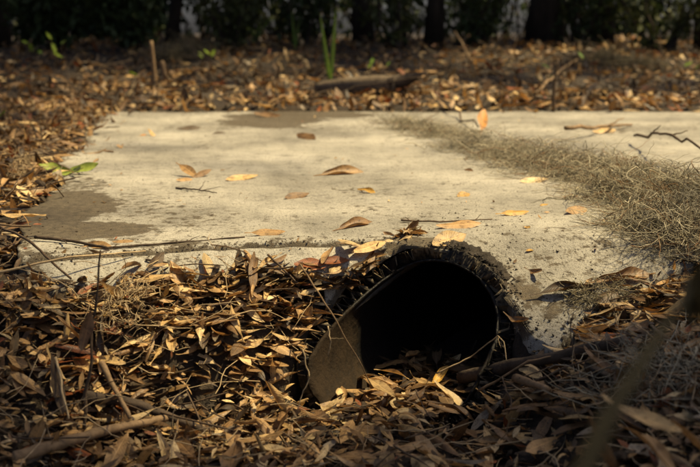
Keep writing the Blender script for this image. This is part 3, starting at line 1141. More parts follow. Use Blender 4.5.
slab_leaf(563, 198.5, 578, 196.5, 'flat', 'brown', "short brown leaf touching the lower edge of the moss mound")
slab_leaf(565, 215, 588, 211, 'flat', 'tan', "narrow tan leaf sticking out below the moss mound")
slab_leaf(646, 234, 661, 240, 'curled', 'brown', "broad brown leaf wedged under the moss mound's lower right edge", .2, wide=1.4)
slab_leaf(584, 285, 592, 281, 'curled', 'tan', "small folded tan leaf near the slab's right front edge", .3)
slab_leaf(248, 236.5, 282, 234.5, 'flat', 'tan', "faded tan leaf lying along the joint left of the pipe")
slab_leaf(254, 116.6, 282, 117.2, 'curled', 'brown', "brown leaf on the dark dirt patch at the slab's back edge")
slab_leaf(176, 130.6, 201, 129.6, 'flat', 'dark', "thin dark leaf near the slab's back left")
slab_leaf(212, 134, 226, 133.2, 'flat', 'dark', "short dark sliver of leaf left of the dirt patch at the slab's back")
slab_leaf(139, 136, 147, 135.4, 'flat', 'orange', "small orange leaf scrap near the slab's back left corner")
slab_leaf(84, 246, 112, 250, 'curled', 'tan', "tan leaf lying on the joint at the slab's left end", .05)
slab_leaf(112, 243, 134, 242, 'flat', 'tan', "thin tan leaf right behind the tan leaf on the joint's left end")
slab_leaf(470, 146, 492, 121, 'flat', 'orange', "bright orange leaf standing upright in the moss", .55, wide=1.1)
slab_leaf(592, 133.6, 616, 132, 'flat', 'straw', "pale straw leaf caught on the stick behind the moss")
slab_leaf(520, 183, 548, 181, 'flat', 'pale', "faint pale leaf along the moss mound's front edge")
slab_leaf(463, 170, 472, 171.4, 'flat', 'brown', "small brown leaf scrap at the moss mound's left tip")
slab_leaf(640, 230.5, 648, 229, 'flat', 'rust', "small rust leaf scrap left of the broad brown leaf under the moss")
# at the heap's edge
slab_leaf(294, 268, 326, 271, 'curled', 'rust', "dark rust-red leaf arched on the heap's top edge at the slab front", .0)
slab_leaf(320, 276, 350, 274, 'curled', 'rust', "second rust-brown leaf, right of the rust-red one on the heap's top edge", .0)
slab_leaf(113, 303, 130, 297, 'curled', 'red', "bright red-orange leaf in the heap left of the grass tuft", .1)
slab_leaf(352, 277, 386, 270, 'flat', 'straw', "pale straw leaf leaning on the pipe's upper left rim", .1)
slab_leaf(113, 287, 131, 281, 'curled', 'straw', "large straw-coloured leaf leaning up against the slab's left front edge", .45, wide=1.3)
slab_leaf(588, 286, 646, 277, 'rolled', 'brown', "long brown rolled leaf along the slab's right front edge, its tip raised", .1)
slab_leaf(535, 301, 592, 291, 'rolled', 'dark', "long dark curled leaf lying on the slab's right front edge")
slab_leaf(505, 320, 528, 330, 'curled', 'brown', "dark brown leaf stuck beside the pipe's right rim")
slab_leaf(430, 385, 446, 372, 'curled', 'ochre', "golden curled leaf beside the lower right of the pipe mouth", .2, wide=1.2)
slab_leaf(518, 374, 540, 380, 'curled', 'pale', "small pale leaf with a pointed tip on the shaded branch right of the pipe", .2)


def green_cluster():
    p = hit(72, 175)
    root = empty("green_leaf_sprig", p)
    tag(root, "fresh yellow-green leaf sprig lying on the slab's left edge", "leaf sprig")
    for yaw, dx, dy, sc in ((1.45, -.045, .0, 1.0), (-1.5, .03, .01, .95), (-2.4, .02, -.03, .8)):
        o = link("leaf", D.meshes.new_from_object(D.objects.new("t", HI_MESH[2])) if False else GREEN_MESH, root)
        o.location = (dx, dy, .018); o.rotation_euler = Matrix(rotm(yaw, .2, -.75 if yaw > 0 else .75).tolist()).to_euler(); o.scale = (sc * 2.0, sc * 1.15, sc)


GREEN_MESH = mesh_from("leaf", *HI[8][1][:2], M_GLEAF, True, HI[8][1][2])
green_cluster()

# ------------------------------------------------------------------ leaves of the litter that show as single leaves
COLW = {'tan': ("tan", "tan"), 'pale': ("pale buff", "pale"), 'brown': ("mid brown", "brown"), 'dark': ("dark brown", "dark"), 'straw': ("straw-yellow", "straw")}
POSE = {'flat': "flat", 'curled': "curled", 'rolled': "tightly rolled", 'torn': "torn"}
ZONE_TEXT = {
    'lip': ("lying against the pipe's left lip", "leaves against the pipe's left lip"),
    'top': ("on the leaf heap's top along the slab front", "leaves on the top of the heap along the slab front"),
    'slope': ("on the heap's slope left of the pipe", "leaves on the heap's slope left of the pipe"),
    'corner': ("in the heap below the slab's left front corner", "leaves below the slab's left front corner"),
    'low': ("in the shaded litter at the heap's foot", "leaves in the shaded litter at the heap's foot"),
    'ditch': ("on the ditch floor before the pipe mouth", "leaves on the ditch floor"),
    'mouth': ("just inside the pipe mouth", "leaves inside the pipe mouth"),
    'strip': ("in the layered strip along the slab's right front edge", "leaves along the slab's right front edge"),
    'bank': ("in the dark litter on the right bank", "leaves on the right bank"),
    'west': ("in the litter beside the slab's left edge", "leaves beside the slab's left edge"),
    'rear': ("in the blurred litter behind the slab", "leaves behind the slab"),
}


def zone_leaf(zone, x, y, z, lay=0.35, yaw=None, sizes=(0.6, 1.15), pose=None, cols=None):
    kind = pose or random.choices(('flat', 'curled', 'rolled', 'torn'), (.34, .42, .12, .12))[0]
    colour = random.choices(('tan', 'pale', 'brown', 'dark', 'straw'), cols or (.34, .16, .24, .08, .18))[0]
    text, grp = ZONE_TEXT[zone]
    stand = random.random() < lay
    if stand:
        tilt = random.uniform(.5, 1.25) * random.choice((-1, 1)); roll = random.gauss(0, .4)
    else:
        tilt = random.gauss(0, .2); roll = random.gauss(0, .25)
    if random.random() < .35: roll += PI
    size = random.uniform(*sizes)
    zz = z + (0.5 * abs(math.sin(tilt)) * LEN0 * size * .6 if stand else 0)
    word = "upright" if stand else POSE[kind]
    if stand and kind != 'flat': word = "upright " + POSE[kind]
    lab = f"{word} {COLW[colour][0]} leaf {text}"
    yw = random.uniform(0, 2 * PI) if yaw is None else yaw + random.gauss(0, .35)
    o = one_leaf((x, y, zz), (0, 0, 0), size, kind, colour, lab, grp)
    o.rotation_euler = Matrix(rotm(yw, tilt, roll).tolist()).to_euler()


def fill(zone, n, poly, lift, **kw):
    us = [p[0] for p in poly]; vs = [p[1] for p in poly]
    # the zone's outline on the ground, filled evenly on the ground
    P = [hit(u, v) for u, v in poly]
    xs = [p.x for p in P]; ys = [p.y for p in P]

    def inside(x, y):
        c = False; j = len(P) - 1
        for i in range(len(P)):
            if ((ys[i] > y) != (ys[j] > y)) and x < (xs[j] - xs[i]) * (y - ys[i]) / (ys[j] - ys[i] + 1e-12) + xs[i]:
                c = not c
            j = i
        return c
    k = 0; guard = 0
    while k < n and guard < 20000:
        guard += 1
        x = random.uniform(min(xs), max(xs)); y = random.uniform(min(ys), max(ys))
        if not inside(x, y): continue
        w_, s_ = pipe_ws(x, y)
        if -.16 < w_ < -.05 and .08 < s_ < .26: continue
        if .265 < x < .40 and y > 1.535: continue
        z = float(surf_z(x, y)) if in_slab(x, y) else float(heap_z(x, y))
        zone_leaf(zone, x, y, z + random.uniform(*lift), **kw); k += 1


fill('top', 30, [(95, 276), (200, 266), (300, 270), (388, 266), (372, 284), (300, 300), (180, 296), (95, 292)], (.012, .026), lay=.06)
fill('lip', 16, [(290, 312), (345, 290), (322, 325), (302, 350), (285, 352)], (.012, .03), lay=.15)
fill('slope', 48, [(150, 300), (330, 300), (285, 352), (292, 395), (220, 392), (150, 372)], (.016, .034), lay=.15, sizes=(.6, 1.15))
fill('corner', 26, [(0, 300), (110, 292), (150, 302), (150, 372), (70, 380), (0, 370)], (.018, .036), lay=.18)
fill('low', 38, [(0, 375), (150, 376), (290, 400), (300, 466), (0, 466)], (.02, .04), lay=.12, cols=(.28, .06, .38, .2, .08), sizes=(.65, 1.2))
fill('ditch', 26, [(330, 420), (400, 398), (500, 400), (560, 440), (520, 466), (300, 466)], (.018, .032), lay=.0, cols=(.35, .1, .35, .1, .1))
fill('strip', 24, [(590, 322), (625, 304), (690, 284), (700, 314), (610, 352), (560, 354)], (.018, .036), lay=.0, yaw=1.5, sizes=(.75, 1.45))
fill('bank', 34, [(500, 385), (620, 350), (700, 330), (700, 466), (560, 466)], (.016, .04), lay=.0, sizes=(.8, 1.3), cols=(.34, .1, .32, .14, .1))
for _ in range(9):
    s = random.uniform(-.10, .16); w = random.uniform(-.05, .08)
    p = PIPE_C + PIPE_D * s + PIPE_N * w
    zone_leaf('mouth', p.x, p.y, -0.226 + random.uniform(0, .014), lay=.2, sizes=(.6, 1.0))


# ------------------------------------------------------------------ sticks and twigs
def stick(name, label, cat, pts, r0, r1, mat, n=14, amp=.03, twigs=(), sides=8, group=None):
    mb = MB()
    P = []
    for a, b in zip(pts[:-1], pts[1:]):
        seg = wander(a, b, max(3, n // (len(pts) - 1)), amp)
        P += seg if not P else seg[1:]
    R = [r0 + (r1 - r0) * i / (len(P) - 1) for i in range(len(P))]
    R = [r * (1 + .22 * mnoise.noise((i * .9, r0 * 900, 3))) for i, r in enumerate(R)]
    mb.tube(P, R, sides)
    for (t, d, L) in twigs:
        i = int(t * (len(P) - 1)); a = P[i]; b = a + Vector(d).normalized() * L
        Q = wander(a, b, 6, .08)
        mb.tube(Q, [R[i] * (.7 - .07 * k) for k in range(7)], 5)
    o = mb.build(name, mat, None, P[len(P) // 2])
    tag(o, label, cat, group)
    return o


def g(u, v, up=.0):
    p = hit(u, v); return Vector((p.x, p.y, p.z + up))


stick("twig", "straight dark forked twig on the slab just above the pipe's crown", "twig", [g(401, 222, .004), g(440, 224, .004), g(492, 222, .006)], .0020, .0012, M_TWIG, 18, .02,
      [(.12, (-.5, .5, .3), .014), (.85, (.6, .5, .5), .02)])
stick("twig", "small crooked black twig below the three-leaf cluster on the slab", "twig", [g(176, 189, .003), g(190, 191, .005), g(204, 193, .006), g(217, 194, .003)], .0024, .0012, M_BARK, 24, .05,
      [(.55, (.1, .9, .2), .06), (.6, (.9, .25, .15), .05), (.3, (.2, -.8, .1), .025)])
stick("twig", "long pale stalk crossing the slab's left front corner", "twig", [g(-20, 294, .03), g(70, 277, .035), g(146, 254, .006)], .0024, .0012, M_PALE, 18, .012)
stick("twig", "dark slanting twig in the litter at the slab's left front corner", "twig", [g(-6, 232, .02), g(32, 262, .035), g(72, 296, .03)], .0030, .0018, M_TWIG, 16, .02)
stick("root", "dark rootlet lying along the joint in the slab", "root", [g(35, 241, .008), g(72, 244, .006), g(108, 250, .004), g(160, 245, .002), g(245, 238, .002)], .0034, .0014, M_BARK, 30, .02,
      [(.2, (.3, -.6, .05), .06), (.85, (.5, .7, .1), .04)])
stick("twig", "dark broken twig poking from the litter left of the slab's stained corner", "twig", [g(12, 200, .01), g(55, 190, .02)], .004, .002, M_TWIG, 10, .05)
stick("twig", "dark twig slanting down the heap left of the rust leaves", "twig", [g(268, 268, .025), g(300, 312, .05)], .0022, .0014, M_TWIG, 12, .03)
stick("twig", "short dark twig at the front of the slab above the heap", "twig", [g(146, 262, .004), g(168, 268, .01)], .0022, .0012, M_BARK, 8, .05)
stick("stalk", "thin pale stalk hanging down across the pipe's inner left wall", "stalk", [at_depth(300, 264, 1.50), at_depth(337, 322, 1.47), at_depth(372, 386, 1.52)], .0014, .0009, M_TANSTICK, 20, .02)
stick("stalk", "short pale forked rootlet hanging over the pipe's left lip", "stalk", [at_depth(328, 326, 1.50), at_depth(331, 342, 1.49), at_depth(328, 356, 1.49)], .0012, .0007, M_PALE, 10, .08,
      [(.4, (.8, -.2, .1), .022)])
stick("stalk", "crooked pale rootlet trailing in front of the pipe's lower left edge", "stalk", [at_depth(303, 350, 1.46), at_depth(309, 378, 1.45), at_depth(296, 412, 1.44)], .0012, .0007, M_PALE, 16, .06)
stick("stick", "dark leaning stick crossing the slab's right back into the moss", "stick", [g(446, 109, .02), g(478, 132, .02)], .006, .003, M_TWIG, 8, .03)
stick("stick", "pale forked stick lying behind the moss with a straw leaf on it", "stick", [g(565, 142, .05), g(605, 134, .03), g(632, 127, .01)], .008, .004, M_TANSTICK, 12, .03, [(.5, (.7, .6, .2), .12)])
stick("stick", "dark twiggy stick lying on top of the moss mound", "stick", [g(634, 144, .03), g(664, 162, .085), g(705, 184, .09)], .005, .003, M_TWIG, 14, .04, [(.3, (.3, -.3, .4), .04), (.6, (.8, .1, .2), .05)])
stick("stick", "thick smooth tan stick lying in the shaded litter at the bottom left", "stick", [g(15, 470, .018), g(95, 450, .026), g(172, 430, .022)], .0100, .0055, M_TANSTICK, 18, .02, sides=12)
stick("stick", "dark knobbly branch half buried at the heap's foot", "branch", [g(84, 408, .02), g(140, 418, .022), g(205, 438, .012)], .009, .006, M_BARK, 18, .03, sides=12)
stick("stick", "short bare stick leaning on the dark branch at the heap's foot", "stick", [g(103, 393, .05), g(131, 440, .035)], .0050, .0034, M_TANSTICK, 10, .03)
stick("stick", "thin upright grey stalk in the litter left of the leaning short stick", "stick", [g(58, 395, .06), g(70, 438, .03)], .0022, .0014, M_PALE, 10, .04)
stick("fallen_branch", "mossy half-buried branch below the slab's right front edge", "branch", [g(462, 374, -.006), g(530, 367, .008), g(625, 354, .02)], .0115, .009, M_BARK, 20, .02, sides=14)
stick("twig", "thin brown twig running along the shaded branch right of the pipe", "twig", [g(478, 402, .02), g(528, 379, .03), g(560, 372, .03)], .0022, .0012, M_TANSTICK, 12, .04)
stick("stalk", "looped pale tendril arching right of the pipe mouth", "stalk", [g(436, 384, .02), g(470, 376, .035), g(497, 366, .055), g(503, 370, .05), g(506, 378, .03)], .0014, .0009, M_PALE, 24, .03, [(.5, (.1, -.6, -.5), .025)])
stick("twig", "thin straight twig crossing the ditch floor toward the right bank", "twig", [g(520, 404, .03), g(590, 378, .03)], .0018, .0012, M_TWIG, 10, .03)
stick("stick", "broad split stick on the ditch floor right of centre", "stick", [g(515, 396, .03), g(548, 412, .035)], .0075, .0050, M_TANSTICK, 8, .03)
stick("stick", "thin upright dark stem behind the slab's right part", "dead stem", [g(553, 112, 0), g(553, 112, .14), g(556, 112, .26)], .010, .004, M_TWIG, 8, .03, [(.5, (.6, .1, .8), .14)])
stick("stick", "dark stick leaning right behind the slab, beside the thin upright stem", "stick", [g(577, 109, .0), g(596, 96, .07)], .016, .010, M_BARK, 8, .02)
stick("stick", "short grey dead stem standing behind the slab's left part", "dead stem", [g(155, 86, -.02), g(154, 86, .14), g(153, 86, .27)], .016, .011, M_TANSTICK, 8, .02)
stick("stick", "shorter grey dead stem right of the taller one behind the slab", "dead stem", [g(167, 84, -.02), g(163, 84, .14)], .018, .012, M_TANSTICK, 8, .02)
stick("stick", "bent orange-tipped stalk standing right of the log behind the slab", "stalk", [g(470, 62, 0), g(462, 62, .14), g(454, 62, .24)], .011, .007, M_TANSTICK, 8, .03)
stick("stick", "thin diagonal stick in the litter behind the slab's right part", "stick", [g(535, 98, .03), g(575, 82, .16)], .009, .006, M_TANSTICK, 8, .03)


M_LOG = mat_flat("weathered_log", (0.075, 0.055, 0.034), (0.20, 0.150, 0.095), 40, 0.9, 0.9, 0.006, stretch=(.3, 1, 1))


def fallen_log():
    a = g(318, 93.5, .03); b = g(400, 92, .035)
    root = empty("fallen_log", (a + b) / 2)
    tag(root, "short brown fallen log lying in the litter behind the slab", "log")
    mb = MB()
    P = wander(a, b, 14, .015)
    R = [.036 + .026 * math.sin(PI * min(1, i / 9) * .5) for i in range(15)]
    mb.tube(P, R, 14)
    o = mb.build("trunk", M_LOG, root, (a + b) / 2); o.location = (0, 0, 0)
    mb = MB()
    for k in range(5):
        d = Vector((.07 + .022 * k, random.uniform(-.05, .05), .01 + .018 * k))
        Q = wander(b - Vector((.06, 0, 0)), b + d * .9, 6, .05)
        mb.tube(Q, [.042, .042, .036, .030, .024, .014, .005], 8)
    o = mb.build("broken_end", M_BARK, root, (a + b) / 2); o.location = (0, 0, 0)


fallen_log()


# ------------------------------------------------------------------ green shoots and seedlings
def blade(mb, base, tip, w, sag=.0, n=8):
    base = Vector(base); tip = Vector(tip)
    s = (tip - base).cross(Vector((0, 1, .2)))
    s = s.normalized() if s.length > 1e-6 else Vector((1, 0, 0))
    b0 = len(mb.v)
    for i in range(n + 1):
        t = i / n
        p = base.lerp(tip, t) + Vector((0, 0, -sag * t * t))
        ww = w * (1 - t ** 2.2) * (.6 + .4 * min(1, t * 4)) + .0008
        mb.v += [p - s * ww, p + Vector((0, ww * .5, 0)), p + s * ww]
    for i in range(n):
        for k in range(2):
            q = b0 + i * 3 + k
            mb.f.append((q, q + 1, q + 4, q + 3))


def shoot(label, u, v, tips, w, mat=M_GREEN):
    p = hit(u, v)
    root = empty("green_shoot", p)
    tag(root, label, "green shoot", "green shoots behind the slab")
    for (tu, tv) in tips:
        t = at_depth(tu, tv, p.y) - p
        t.y += random.uniform(-.06, .06)
        mb = MB(); blade(mb, (0, 0, -.02), t, w)
        mb.build("blade", mat, root)


shoot("tallest green shoot with two upright blades behind the middle of the slab", 330, 81, [(320, 14), (336, 7), (327, 55)], .014)
shoot("green shoot with two spreading blades left of the tallest one", 256, 40, [(274, 8), (248, 22), (262, 14)], .014)
shoot("small single green blade between the two larger shoots", 295, 47, [(299, 22), (292, 8)], .011)


def seedling(label, u, v, specs, mat=M_LIME, h=.2):
    p = hit(u, v)
    root = empty("seedling", p)
    tag(root, label, "seedling", "small green seedlings in the litter")
    mb = MB()
    tips = []
    for (tu, tv, sz) in specs:
        t = at_depth(tu, tv, p.y + random.uniform(-.05, .05)) - p
        mb.tube(wander((0, 0, -.02), t, 5, .06), [.004] * 5 + [.002], 5)
        tips.append((t, sz))
    mb.build("stem", M_TWIG, root)
    for t, sz in tips:
        me = link("leaf", SEED_MESH[mat.name], root)
        me.location = t; me.rotation_euler = (random.uniform(.3, 1.1), random.uniform(-.5, .5), random.uniform(0, 6.28))
        s = sz / FPX * p.y / LEN0; me.scale = (s * 1.7, s, s)


SEED_MESH = {m.name: mesh_from("leaf", *HI[3][1][:2], m, True, HI[3][1][2]) for m in (M_LIME, M_GREEN)}
seedling("lime green seedling in the dark litter at the far left back", 57, 66, [(49, 36, 10), (54, 48, 12), (58, 55, 11), (63, 42, 9)])
seedling("smaller seedling with pale leaves at the left back edge of the picture", 33, 60, [(25, 42, 10), (31, 48, 11), (40, 52, 9)])
seedling("yellow seedling with a few bright leaves beside the blurred moss clump", 203, 66, [(201, 55, 9), (207, 52, 8), (213, 53, 8)])
seedling("seedling with two broad leaves behind the slab's right part", 549, 80, [(546, 66, 12), (552, 76, 10), (581, 55, 12)], M_GREEN)
seedling("small green seedling right of the log", 372, 72, [(372, 61, 10), (370, 66, 9), (388, 64, 8)], M_GREEN)
seedling("green seedling at the right end of the litter behind the slab", 690, 70, [(688, 64, 12), (696, 68, 10)], M_GREEN)
seedling("lone low yellow-green leaf plant left of the slab's back corner", 133, 82, [(134, 74, 13)], M_LIME)
seedling("seedling with one green leaf at the left edge of the litter", -2, 122, [(0, 116, 16), (-6, 112, 14)], M_LIME)
seedling("thin green seedling beside the taller grey dead stem", 156, 48, [(154, 30, 11), (156, 40, 10)], M_GREEN)


# ------------------------------------------------------------------ blurred plants close to the camera
def near_stem():
    a = at_depth(84, 345, 1.36); b = at_depth(101, 250, 1.40)
    root = empty("dark_weed", a)
    tag(root, "blurred dark weed stem standing close before the slab's left front corner", "weed")
    mb = MB(); base = Vector((a.x - .01, a.y, float(soil_z(a.x, a.y)))) - a
    mb.tube(wander(base, b - a, 12, .05), [.0032 - .00016 * k for k in range(13)], 6)
    mb.build("stem", M_TWIG, root)
    l = link("leaf", HI_MESH[8], root); l.location = (a.lerp(b, .15)) - a; l.rotation_euler = (1.2, .3, .3); l.scale = (1.1, .75, .75)
    l.color = (.09, .05, .025, 1)
    l = link("leaf", HI_MESH[10], root); l.location = b - a; l.rotation_euler = (.1, .3, 1.3); l.scale = (.6, .6, .6)
    l.color = (.28, .19, .1, 1)


near_stem()


def near_blade(label, pts, w, tiplen, mat):
    P = [at_depth(*p) for p in pts]
    foot = P[0] + (P[0] - P[1]) * .6; foot.z = float(soil_z(foot.x, foot.y)) - .02
    P = [foot] + P
    root = empty("olive_weed", P[0]); tag(root, label, "weed")
    mb = MB()
    base = P[0]
    Q = []
    for a, b in zip(P[:-1], P[1:]):
        Q += wander(a - base, b - base, 5, .01)[(1 if Q else 0):]
    n = len(Q)
    b0 = len(mb.v)
    for i, p in enumerate(Q):
        t = i / (n - 1); ww = w * (.55 + .6 * math.sin(PI * min(1, t * 1.05))) * (1 - .75 * t ** 3)
        s = Vector((.8, -.2, .25)).normalized()
        mb.v += [p - s * ww, p + Vector((0, ww * .4, 0)), p + s * ww]
    for i in range(n - 1):
        for k in range(2):
            q = b0 + i * 3 + k; mb.f.append((q, q + 1, q + 4, q + 3))
    mb.build("blade", mat, root)
    return root, base


M_OLIVE = mat_flat("dull_olive_blade", (0.034, 0.027, 0.011), (0.080, 0.062, 0.024), 30, 0.7, 0.2, 0.001, trans=0.15)
near_blade("blurred brown-olive weed blade leaning up across the right bank, close to the lens", [(560, 520, .40), (612, 410, .42), (662, 330, .44), (692, 284, .46)], .0052, 0, M_OLIVE)


def near_sprig():
    a = at_depth(712, 360, .62)
    root = empty("weed_sprig", a); tag(root, "blurred olive weed sprig close to the lens at the right edge", "weed")
    mb = MB(); mb.tube(wander((.03, .02, float(soil_z(a.x, a.y)) - a.z), (-.005, 0, .05), 8, .03), [.0022] * 9, 5); mb.build("stem", M_TWIG, root)
    ol = mesh_from("leaf", *HI[4][1][:2], M_OLIVE, True, HI[4][1][2])
    for (u, v, s, rx, ry, rz) in ((690, 302, .5, 1.2, .2, .5), (706, 318, .7, .9, -.3, 2.1), (680, 322, .42, 1.0, .4, 1.2), (700, 290, .5, 1.2, .2, 2.9)):
        l = link("leaf", ol, root); l.location = at_depth(u, v, .62) - a; l.rotation_euler = (rx, ry, rz); l.scale = (s * 1.2, s, s)


near_sprig()
for (u, v, up, yw, ti, sz, col, lab) in (
    (655, 452, .10, .7, .5, 1.3, 'tan', "large blurred tan leaf standing close to the lens at the bottom right"),
    (608, 452, .06, 2.3, .9, 1.1, 'brown', "blurred brown leaf standing left of the large tan one at the bottom right"),
    (694, 440, .09, 1.9, .6, 1.2, 'tan', "blurred tan leaf tilted up at the bottom right corner"),
    (640, 415, .05, .9, .3, 1.2, 'straw', "long blurred straw leaf slanting down at the lower right"),
):
    y = 1.0
    p = at_depth(u, v, y)
    z0 = float(soil_z(p.x, p.y))
    o = one_leaf((p.x, p.y, max(p.z, z0 + .03)), (ti, random.uniform(-.3, .3), yw), sz, 'curled', col, lab, "blurred leaves at the bottom right corner")


# ------------------------------------------------------------------ trees, bushes
def leaf_cloud(clumps, n, size, squash=.7):
    VV = []; FF = []
    C = np.array([c[:3] for c in clumps]); R = np.array([c[3] for c in clumps]); W = R ** 2 * np.array([c[4] if len(c) > 4 else 1.0 for c in clumps]); W = W / W.sum()
    idx = rng.choice(len(clumps), n, p=W)
    for i, k in enumerate(idx):
        d = rng.normal(0, 1, 3); d /= np.linalg.norm(d)
        p = C[k] + d * R[k] * rng.random() ** .45 * np.array((1, 1, squash))
        s = size * rng.uniform(.6, 1.4)
        q = np.array([(-.45 * s, 0, 0), (0, -s, .1 * s), (.45 * s, 0, 0), (0, s, -.1 * s)])
        q = q @ rotm(rng.uniform(0, 6.28), rng.normal(0, .8), rng.normal(0, .8)).T + p
        VV.append(q); FF.append([(4 * i, 4 * i + 1, 4 * i + 2), (4 * i, 4 * i + 2, 4 * i + 3)])
    return np.vstack(VV), np.vstack(FF)


def tree(name, label, x, y, h, r, lean, clumps_n, crown_r, crown_z, nleaf, lsize, mat, group="trees behind the slab", low=(), lown=0):
    z = float(soil_z(x, y)) - .08
    root = empty(name, (x, y, z)); tag(root, label, "tree", group)
    mb = MB()
    top = Vector((lean[0], lean[1], h))
    P = wander((0, 0, 0), top, 14, .025)
    R = [r * (1.35 - .2 * i if i < 2 else 1) * (1 - .72 * i / 14) for i in range(15)]
    mb.tube(P, R, 10)
    clumps = []
    for k in range(clumps_n):
        i = random.randint(4, 14); a = random.uniform(0, 2 * PI)
        L = crown_r * random.uniform(.35, 1.0)
        e = P[i] + Vector((math.cos(a) * L, math.sin(a) * L, random.uniform(.1, .6) * crown_r))
        if e.z < crown_z: e.z = crown_z + random.uniform(0, .6)
        mb.tube(wander(P[i], e, 6, .07), [R[i] * .5 * (1 - .13 * q) for q in range(7)], 6)
        clumps.append((e.x, e.y, e.z, crown_r * random.uniform(.22, .42)))
    for (dx, dy, dz, rr) in low:
        i = 2
        mb.tube(wander(P[i], (dx, dy, dz), 6, .08), [R[i] * .3 * (1 - .13 * q) for q in range(7)], 5)
    mb.build("trunk", M_TRUNK, root)
    v, f = leaf_cloud(clumps, nleaf, lsize)
    if low:
        v2, f2 = leaf_cloud(list(low), lown, lsize * .6)
        f = np.vstack([f, f2 + len(v)]); v = np.vstack([v, v2])
    link("crown", mesh_from("crown", v, f, mat, False), root)


def bush(label, x, y, w, h, n, size, mat, stems=5):
    z = float(soil_z(x, y)) - .05
    root = empty("bush", (x, y, z)); tag(root, label, "bush", "bushes behind the slab")
    mb = MB(); clumps = []
    for k in range(stems):
        a = random.uniform(0, 6.28); L = w * random.uniform(.3, 1)
        e = Vector((math.cos(a) * L, math.sin(a) * L * .7, h * random.uniform(.45, 1)))
        P = wander((random.uniform(-.1, .1), random.uniform(-.1, .1), 0), e, 8, .1)
        mb.tube(P, [.018 * (1 - .1 * q) for q in range(9)], 5)
        for q in (2, 3, 4, 5, 6, 7, 8):
            clumps.append((P[q].x, P[q].y, P[q].z, w * random.uniform(.20, .40)))
    mb.build("stem", M_TRUNK, root)
    v, f = leaf_cloud(clumps, n, size, .8)
    v[:, 2] = np.maximum(v[:, 2], .03)
    link("foliage", mesh_from("foliage", v, f, mat, False), root)


TREES = [  # label, x, y, height, radius, lean
    ("slender dark tree with a straight trunk at the far left back", -3.6, 10.2, 6.5, .09, (.3, -.2)),
    ("thin leaning tree behind the left green shoots", -1.75, 9.6, 6.0, .055, (.9, -.3)),
    ("dark tree just right of the tallest green shoot", .15, 10.6, 6.4, .10, (-.3, -.3)),
    ("forked dark trunk right of the picture's middle, behind the log", .82, 9.8, 6.6, .085, (.25, -.2)),
    ("thickest dark trunk behind the slab's right half", 1.95, 10.0, 7.0, .16, (.1, -.4)),
    ("dark trunk standing right of the thickest one", 2.75, 10.8, 6.8, .11, (-.2, -.2)),
    ("thin dark tree at the right back, leaning left", 3.45, 9.7, 6.0, .07, (-.5, -.2)),
    ("slim tree behind the left bushes, between the two left trunks", -2.6, 11.4, 6.4, .08, (0, -.2)),
]
for i, (lab, x, y, h, r, ln) in enumerate(TREES):
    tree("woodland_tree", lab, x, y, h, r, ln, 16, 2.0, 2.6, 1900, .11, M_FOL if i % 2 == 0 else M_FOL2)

BUSHES = [
    ("dense black-green bush at the far left back", -3.7, 8.9, .75, 1.2, 2394, .05, M_FOL),
    ("dense dark bush between the left trees", -2.75, 9.1, .7, 1.1, 1890, .05, M_FOL),
    ("low dark bush behind the blurred moss clump", -1.95, 9.0, .6, 1.0, 1512, .045, M_FOL),
    ("olive bush behind the left green shoots", -1.15, 9.5, .6, 1.0, 1134, .045, M_FOL2),
    ("loose dark bush behind the tallest green shoot", -.45, 9.6, .6, .95, 944, .045, M_FOL),
    ("loose olive bush behind the log", .42, 9.4, .55, .9, 705, .045, M_FOL2),
    ("dark bush right of the forked trunk", 1.25, 9.5, .6, .95, 781, .045, M_FOL),
    ("dark bush at the foot of the thickest trunk", 2.2, 9.6, .65, 1.0, 1134, .045, M_FOL),
    ("olive bush at the right back", 2.95, 9.3, .6, 1.0, 1008, .045, M_FOL2),
    ("dense dark bush at the far right back", 3.75, 9.1, .7, 1.1, 1638, .05, M_FOL),
    ("farther dark bush seen left of the middle", -.9, 11.6, .9, 1.5, 882, .06, M_FOL),
    ("farther dark bush seen right of the middle", 1.4, 11.8, .9, 1.3, 756, .06, M_FOL),
    ("farther dark bush seen at the right", 3.3, 11.9, .9, 1.3, 1008, .06, M_FOL),
    ("farther dark bush seen at the left", -3.0, 12.0, .9, 1.4, 1260, .06, M_FOL),
    ("tangled dark thicket bush at the left end of the rear row", -4.2, 10.6, .8, 1.7, 1500, .055, M_FOL),
    ("tangled dark thicket bush second from the left in the rear row", -2.2, 10.7, .8, 1.6, 1500, .055, M_FOL),
    ("tangled thicket bush behind the small single green blade", -1.2, 10.5, .7, 1.5, 1300, .055, M_FOL2),
    ("tangled thicket bush behind the tallest green shoot", -.35, 10.7, .7, 1.5, 1000, .055, M_FOL),
    ("tangled thicket bush between the two middle trunks", .5, 10.5, .7, 1.5, 800, .055, M_FOL),
    ("tangled thicket bush left of the thickest trunk", 1.45, 10.6, .7, 1.5, 900, .055, M_FOL2),
    ("tangled thicket bush right of the thickest trunk", 2.4, 10.5, .7, 1.5, 1000, .055, M_FOL),
    ("tangled thicket bush before the leaning right tree", 3.3, 10.6, .8, 1.6, 1200, .055, M_FOL),
    ("tangled thicket bush at the right end of the rear row", 4.3, 10.5, .8, 1.7, 1500, .055, M_FOL),
]
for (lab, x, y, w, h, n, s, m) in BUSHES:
    bush(lab, x, y, w, h * 1.25, int(n * (1.25 if x < -1.5 else .66)), s, m, 7)

